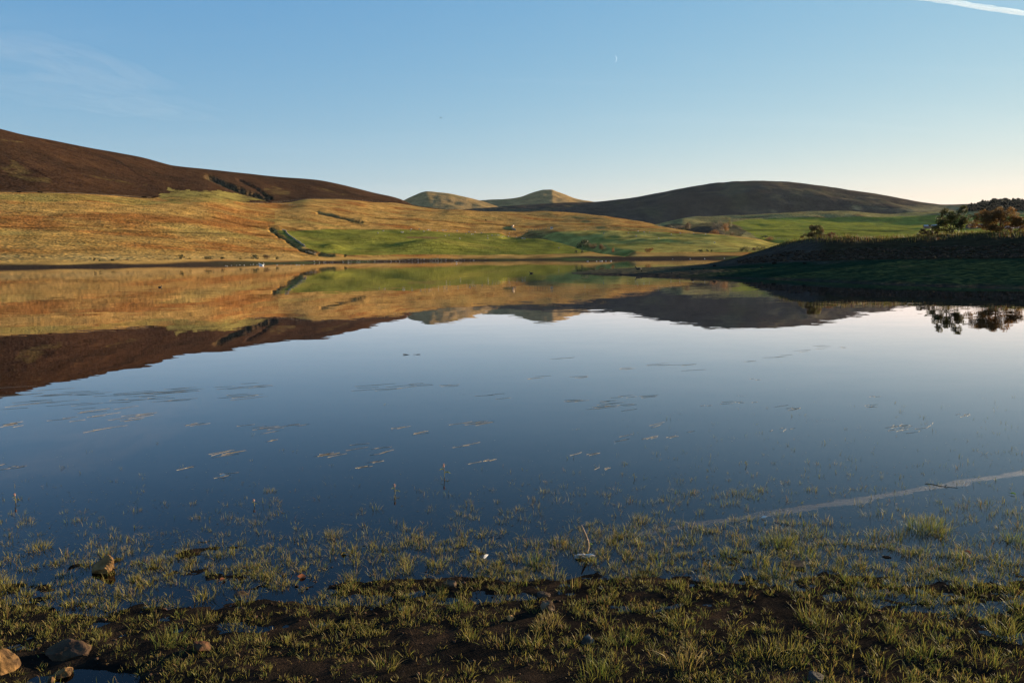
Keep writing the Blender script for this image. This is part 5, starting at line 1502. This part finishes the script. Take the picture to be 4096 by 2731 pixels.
fence([(2105, 925), (2140, 922), (2190, 916)], G_M, 3.0, 5.0, 9, 'short fence crossing the head of the burn', 1.8)
fence([(1222, 1011), (1240, 1014), (1262, 1019)], G_M, 2.0, 4.0, 10, 'short fence at the lower left corner of the green field', 1.0)

# ------------------------------------------------------------------ sheep and birds
q = MB()
q.ball((0, 0, 0.62), (0.58, 0.30, 0.30), (0.72, 0.66, 0.56), 12, 8, noise=0.12, seed=3)
q.ball((0.60, 0, 0.72), (0.19, 0.11, 0.13), (0.55, 0.50, 0.44), 8, 6)
q.tube([(0.38, 0, 0.68), (0.52, 0, 0.74)], [0.15, 0.11], (0.7, 0.64, 0.55), 7)
for sx in (-0.34, 0.32):
    for sy in (-0.14, 0.14):
        q.tube([(sx, sy, 0.45), (sx, sy, 0.0)], [0.06, 0.04], (0.35, 0.31, 0.27), 5)
for sy in (-1, 1):
    q.ball((0.55, sy * 0.13, 0.78), (0.04, 0.08, 0.03), (0.55, 0.5, 0.44), 5, 4)
sheep_me = q.mesh('sheep', M_PLUME)
SH1 = [(240, 592), (250, 593), (262, 592), (325, 577), (338, 562), (412, 563), (455, 583), (485, 572), (500, 570), (518, 572), (585, 577), (635, 573), (645, 576), (655, 575), (668, 576), (768, 577), (850, 605), (875, 588), (890, 590), (900, 612), (920, 610), (935, 590), (1000, 600), (1060, 625), (1095, 620), (1120, 620), (1145, 620), (1170, 622), (1195, 635), (1205, 630), (1250, 630), (1260, 600), (660, 625), (695, 620), (797, 651), (1378, 648), (1390, 648), (1402, 652), (1330, 640), (1060, 650), (1725, 740), (75, 580), (20, 600)]
SH2 = [(90, 565), (265, 602), (495, 598), (590, 582), (650, 588), (700, 592), (785, 648), (900, 612), (990, 602), (1110, 605), (1225, 612), (1310, 690), (575, 628), (1820, 697)]
for i, (zx, zy) in enumerate(SH1):
    g = G_M.hit(1500 + zx / 2.352, 680 + zy / 2.352, 2.0, 4.99)
    o = obj('sheep', sheep_me, loc=g, label='tiny white sheep grazing on the bright green field across the lake', cat='sheep', group='sheep on the green field'); o.rotation_euler = (0, 0, i * 1.7); o.scale = (1.15,) * 3
for i, (zx, zy) in enumerate(SH2):
    g = G_M.hit(2300 + zx / 2.352, 680 + zy / 2.352, 2.0, 4.99)
    o = obj('sheep', sheep_me, loc=g, label='tiny pale sheep on the yellowish rough meadow right of the burn', cat='sheep', group='sheep on the rough meadow'); o.rotation_euler = (0, 0, i * 2.3); o.scale = (1.15,) * 3
q = MB()
q.ball((0, 0, 0.09), (0.20, 0.085, 0.085), (0.70, 0.68, 0.64), 10, 7); q.ball((0.20, 0, 0.19), (0.06, 0.05, 0.05), (0.74, 0.72, 0.68), 8, 6)
q.tube([(0.12, 0, 0.12), (0.19, 0, 0.18)], [0.05, 0.04], (0.72, 0.70, 0.66), 6); q.tube([(0.25, 0, 0.19), (0.31, 0, 0.18)], [0.015, 0.004], (0.5, 0.35, 0.1), 5)
q.tube([(-0.10, 0, 0.13), (-0.30, 0, 0.12)], [0.06, 0.012], (0.35, 0.35, 0.36), 6)
gull_me = q.mesh('gull', M_PLUME)
ng = 0
for i in range(150):
    px = RNG.choice([RNG.normal(1480, 110), RNG.normal(1720, 80), RNG.uniform(1250, 1980)]); f_ = RNG.uniform(0.1, 0.85)
    c = int(np.clip(np.searchsorted(XS, px), 0, len(XS) - 1)); rows = np.where((MSEG > 1.05) & (MSEG < 1.9))[0]; r_ = int(rows[int(f_ ** 1.5 * (len(rows) - 1))])
    o = obj('gull', gull_me, loc=(MX[r_, c], MD[r_, c], MZ[r_, c] + 0.05), label='tiny gull standing in the flock on the mudflat below the green field', cat='gull', group='gulls on the mudflat'); o.rotation_euler = (0, 0, RNG.uniform(0, 6.3)); o.scale = (float(RNG.uniform(0.6, 0.95)),) * 3
for i, (zx, zy) in enumerate([(5, 965), (110, 960), (140, 957), (240, 955), (265, 952), (490, 957), (555, 957), (670, 957), (678, 956), (740, 957), (300, 955), (315, 950), (370, 952), (60, 962), (20, 968), (700, 958), (620, 955), (180, 960)]):
    p = on_z(900 + zx / 2.352, 650 + zy / 2.352 + 3, 0.0)
    o = obj('gull', gull_me, loc=p - np.array([0, 0, 0.03]), label='tiny white gull afloat near the swans off the left shore', cat='gull', group='gulls afloat near the swans'); o.rotation_euler = (0, 0, i * 1.9); o.scale = (0.7,) * 3
for i, (zx, zy) in enumerate([(118, 855), (203, 855), (240, 853), (255, 853), (290, 853), (337, 853), (920, 832), (1085, 832), (1220, 832), (1405, 828)]):
    p = on_z(2300 + zx / 2.352, 680 + zy / 2.352 + 2, 0.0)
    o = obj('gull', gull_me, loc=p - np.array([0, 0, 0.03]), label='tiny white gull afloat in the bay left of the spit', cat='gull', group='gulls afloat in the bay'); o.rotation_euler = (0, 0, i * 1.3); o.scale = (1.4,) * 3
# swans
q = MB(); W_ = (0.80, 0.78, 0.74)
q.ball((0, 0, 0.16), (0.55, 0.24, 0.24), W_, 14, 9)
q.tube([(-0.3, 0, 0.28), (-0.62, 0, 0.30)], [0.16, 0.03], W_, 8)
for sy in (-1, 1):
    q.ball((-0.1, sy * 0.17, 0.28), (0.42, 0.10, 0.16), W_, 10, 7)
q.tube([(0.42, 0, 0.22), (0.56, 0, 0.42), (0.50, 0, 0.66), (0.50, 0, 0.82), (0.60, 0, 0.86)], [0.12, 0.07, 0.055, 0.05, 0.05], W_, 9)
q.ball((0.60, 0, 0.86), (0.09, 0.06, 0.06), W_, 8, 6); q.tube([(0.67, 0, 0.85), (0.82, 0, 0.80)], [0.03, 0.01], (0.6, 0.22, 0.04), 6)
swan_me = q.mesh('swan', M_PLUME)
for px, py, rz, lab in ((1047, 1062, 0.4, 'larger white swan in front of the pair off the left shore'), (1040, 1060, 2.4, 'second white swan just left of the larger one')):
    o = obj('swan', swan_me, loc=on_z(px, py, 0) - np.array([0, 0, 0.06]), label=lab, cat='swan'); o.rotation_euler = (0, 0, rz)
# ducks
q = MB(); W_ = (0.06, 0.05, 0.04)
q.ball((0, 0, 0.06), (0.19, 0.085, 0.075), W_, 10, 7); q.tube([(0.13, 0, 0.08), (0.18, 0, 0.16)], [0.045, 0.035], W_, 7); q.ball((0.20, 0, 0.18), (0.05, 0.038, 0.038), (0.05, 0.06, 0.04), 8, 6)
q.tube([(0.24, 0, 0.175), (0.30, 0, 0.165)], [0.016, 0.010], (0.3, 0.22, 0.05), 5); q.tube([(-0.14, 0, 0.08), (-0.26, 0, 0.11)], [0.05, 0.01], W_, 6)
duck_me = q.mesh('duck', M_PLUME)
for px, py, rz, sc_, lab in ((640, 1150, 0.4, 0.6, 'dark duck alone on the golden reflection at the left'), (2125, 1094, 2.8, 1.0, 'dark duck afloat left of the tip of the spit'), (2552, 1078, 3.0, 1.5, 'dark bird standing on the spit, larger than the floating ducks')):
    p = on_z(px, py, 0) if px < 2300 else G_B.hit(px, py, 1.0, 3.4)
    o = obj('duck', duck_me, loc=p, label=lab, cat='duck'); o.rotation_euler = (0, 0, rz); o.scale = (sc_,) * 3


def flying(name, p, sc_, rz, lab, col, roll=0.2):
    q_ = MB(); q_.tube([(-0.28, 0, 0), (-0.12, 0, 0.01), (0.08, 0, 0.015), (0.2, 0, 0.02), (0.3, 0, 0.01)], [0.02, 0.06, 0.07, 0.05, 0.008], col, 8)
    o_ = obj(name, q_.mesh('body', M_PLUME), loc=p, label=lab, cat='bird')
    for s_ in (-1, 1):
        q_ = MB(); xs2 = np.array([0.0, 0.05, 0.02, -0.12]); ys2 = np.array([0.04, 0.25, 0.45, 0.66]); ch = np.array([0.15, 0.14, 0.10, 0.02]); zs2 = np.array([0.02, 0.12, 0.14, 0.08])
        top_ = np.stack([xs2 + ch / 2, s_ * ys2, zs2], -1); bot_ = np.stack([xs2 - ch / 2, s_ * ys2, zs2 - 0.01], -1); th_ = np.stack([xs2, s_ * ys2, zs2 + 0.018], -1)
        q_.add(np.concatenate([top_, th_, bot_]), [[i, i + 1, i + 5, i + 4] for i in (0, 1, 2)] + [[i + 4, i + 5, i + 9, i + 8] for i in (0, 1, 2)] + [[i + 8, i + 9, i + 1, i] for i in (0, 1, 2)], np.array(col) * 0.9)
        obj('wing', q_.mesh('wing', M_PLUME), parent=o_)
    o_.scale = (sc_,) * 3; o_.rotation_euler = (roll, 0.1, rz)


flying('flying_bird', at(1763, 472, 190.0), 0.9, 0.2, 'tiny dark bird flying in the blue sky above the two far hills', (0.05, 0.05, 0.05))
flying('flying_gull', on_z(1826, 1049, 0.25), 1.2, 0.1, 'white gull skimming the water below the green field', (0.7, 0.69, 0.66))

# ------------------------------------------------------------------ moon and vapour trail
a, b, c = ray(2452, 237)
dm = np.array([float(a), float(b), float(c)]); dm /= np.linalg.norm(dm)
m, nt, out = new_mat('moon_surface')
df = nd(nt, 'ShaderNodeEmission'); tr = nd(nt, 'ShaderNodeBsdfTransparent'); ads = nd(nt, 'ShaderNodeAddShader')
tcn = nd(nt, 'ShaderNodeTexCoord'); nz = nd(nt, 'ShaderNodeTexNoise', i_Scale=0.006, i_Detail=4.0); nt.links.new(tcn.outputs['Object'], nz.inputs['Vector'])
cr = nd(nt, 'ShaderNodeMapRange', i_1=0.3, i_2=0.7, i_3=0.22, i_4=0.34); nt.links.new(nz.outputs[0], cr.inputs[0]); gn = nd(nt, 'ShaderNodeNewGeometry'); dt = nd(nt, 'ShaderNodeVectorMath', operation='DOT_PRODUCT'); nt.links.new(gn.outputs['Normal'], dt.inputs[0]); dt.inputs[1].default_value = tuple(SUN)
mxn = nd(nt, 'ShaderNodeMath', operation='MAXIMUM'); nt.links.new(dt.outputs['Value'], mxn.inputs[0]); mxn.inputs[1].default_value = 0.0; fb = nd(nt, 'ShaderNodeMath', operation='SUBTRACT'); fb.inputs[0].default_value = 1.0; nt.links.new(gn.outputs['Backfacing'], fb.inputs[1]); mfb = nd(nt, 'ShaderNodeMath', operation='MULTIPLY'); nt.links.new(fb.outputs[0], mfb.inputs[0]); nt.links.new(mxn.outputs[0], mfb.inputs[1])
ml = nd(nt, 'ShaderNodeMath', operation='MULTIPLY'); nt.links.new(mfb.outputs[0], ml.inputs[0]); nt.links.new(cr.outputs[0], ml.inputs[1]); nt.links.new(ml.outputs[0], df.inputs['Strength'])  # sunlit crescent is put in as emission, by angle to the sun
df.inputs['Color'].default_value = (1.0, 0.95, 0.88, 1)
nt.links.new(df.outputs[0], ads.inputs[0]); nt.links.new(tr.outputs[0], ads.inputs[1]); nt.links.new(ads.outputs[0], out.inputs['Surface'])
q = MB(); q.ball((0, 0, 0), 60000 * 0.0047, (0.5, 0.5, 0.5), 48, 32)
obj('moon', q.mesh('moon', m), loc=dm * 60000, label='pale thin crescent moon in the blue sky', cat='moon')

ALT = 9000.0
pA = at(4096, 53, 1.0) - np.array([0, 0, H]); pB = on_z(2500, 2150, 0.0) - np.array([0, 0, H]); pB[2] *= -1
pA, pB = pA * ALT / pA[2], pB * ALT / pB[2]
m, nt, out = new_mat('vapour')
vol = nd(nt, 'ShaderNodeVolumePrincipled'); vol.inputs['Density'].default_value = 0.0022; vol.inputs['Color'].default_value = (0.88, 0.94, 1.0, 1); vol.inputs['Anisotropy'].default_value = 0.35
nt.links.new(vol.outputs[0], out.inputs['Volume'])
t = np.linspace(-0.45, 1.25, 90)
axis = pA[None] + (pB - pA)[None] * t[:, None]
u_ = np.cross((pB - pA) / np.linalg.norm(pB - pA), [0, 0, 1.0]); w_ = np.cross((pB - pA) / np.linalg.norm(pB - pA), u_)
q = MB()
for k in range(7):
    oa = RNG.uniform(0, 6.3); orr = RNG.uniform(10, 85)
    wob = fbm(t * 9 + k * 5.1, t * 0 + k, 500 + k, 4) * 40; wob2 = fbm(t * 9 + k * 3.1, t * 0 - k, 600 + k, 4) * 40
    P = axis + u_ * (math.cos(oa) * orr + wob)[:, None] + w_ * (math.sin(oa) * orr * 0.5 + wob2)[:, None]
    r_ = (RNG.uniform(40, 90)) * np.clip(1 + 0.35 * fbm(t * 14 + k * 7, t * 0 + 3 * k, 550 + k, 3), 0.15, 2) * sstep(1.25, 0.85, t) * sstep(-0.45, -0.35, t) + 1
    q.tube(P - axis[0], r_, (1, 1, 1), 10)
obj('vapour_trail', q.mesh('vapour_trail', m), loc=axis[0], label='white vapour trail crossing the upper right corner of the sky', cat='vapour trail')

m, nt, out = new_mat('ice_cloud')
vol = nd(nt, 'ShaderNodeVolumePrincipled'); vol.inputs['Density'].default_value = 0.00002; vol.inputs['Color'].default_value = (0.98, 0.98, 0.98, 1); vol.inputs['Anisotropy'].default_value = 0.3
nt.links.new(vol.outputs[0], out.inputs['Volume'])
for (x0, y0), (x1, y1), spread, ns_, lab in (((-500, 262), (880, 456), 900, 16, 'lower faint wisp of cirrus at the upper left of the sky'), ((-500, 60), (720, 400), 1000, 13, 'upper, fainter wisp of cirrus at the upper left of the sky')):
    e0, e1 = at(x0, y0, 1.0) - np.array([0, 0, H]), at(x1, y1, 1.0) - np.array([0, 0, H])
    e0, e1 = e0 * ALT / e0[2], e1 * ALT / e1[2]
    t = np.linspace(0, 1, 50)
    dv = (e1 - e0) / np.linalg.norm(e1 - e0); u_ = np.cross(dv, [0, 0, 1.0]); w_ = np.cross(dv, u_)
    q = MB()
    for k in range(ns_):
        ta, tb_ = RNG.uniform(-0.1, 0.45), RNG.uniform(0.6, 1.05)
        tt = ta + (tb_ - ta) * t
        off = RNG.normal(0, spread); off2 = RNG.normal(0, spread * 0.35)
        P = e0 + (e1 - e0) * tt[:, None] + u_ * (off + spread * 0.5 * fbm(tt * 3 + k, tt * 0, 620 + k, 3))[:, None] + w_ * (off2 + spread * 0.35 * fbm(tt * 3 - k, tt * 0, 640 + k, 3))[:, None]
        q.tube(P - e0, RNG.uniform(260, 620) * np.sin(np.pi * t) ** 0.6 + 1, (1, 1, 1), 12)
    obj('cirrus_cloud', q.mesh('cirrus_cloud', m), loc=e0, label=lab, cat='cloud')

# ------------------------------------------------------------------ air
m, nt, out = new_mat('air')
vol = nd(nt, 'ShaderNodeVolumePrincipled')
vol.inputs['Density'].default_value = HAZE
vol.inputs['Color'].default_value = (0.86, 0.92, 1.0, 1)
vol.inputs['Anisotropy'].default_value = 0.2
nt.links.new(vol.outputs[0], out.inputs['Volume'])
q = MB(); q.box((0, 1500, 164), (9200, 10200, 334))
obj('haze', q.mesh('haze', m, False), kind='stuff', label='thin pale air over the lake and hills')
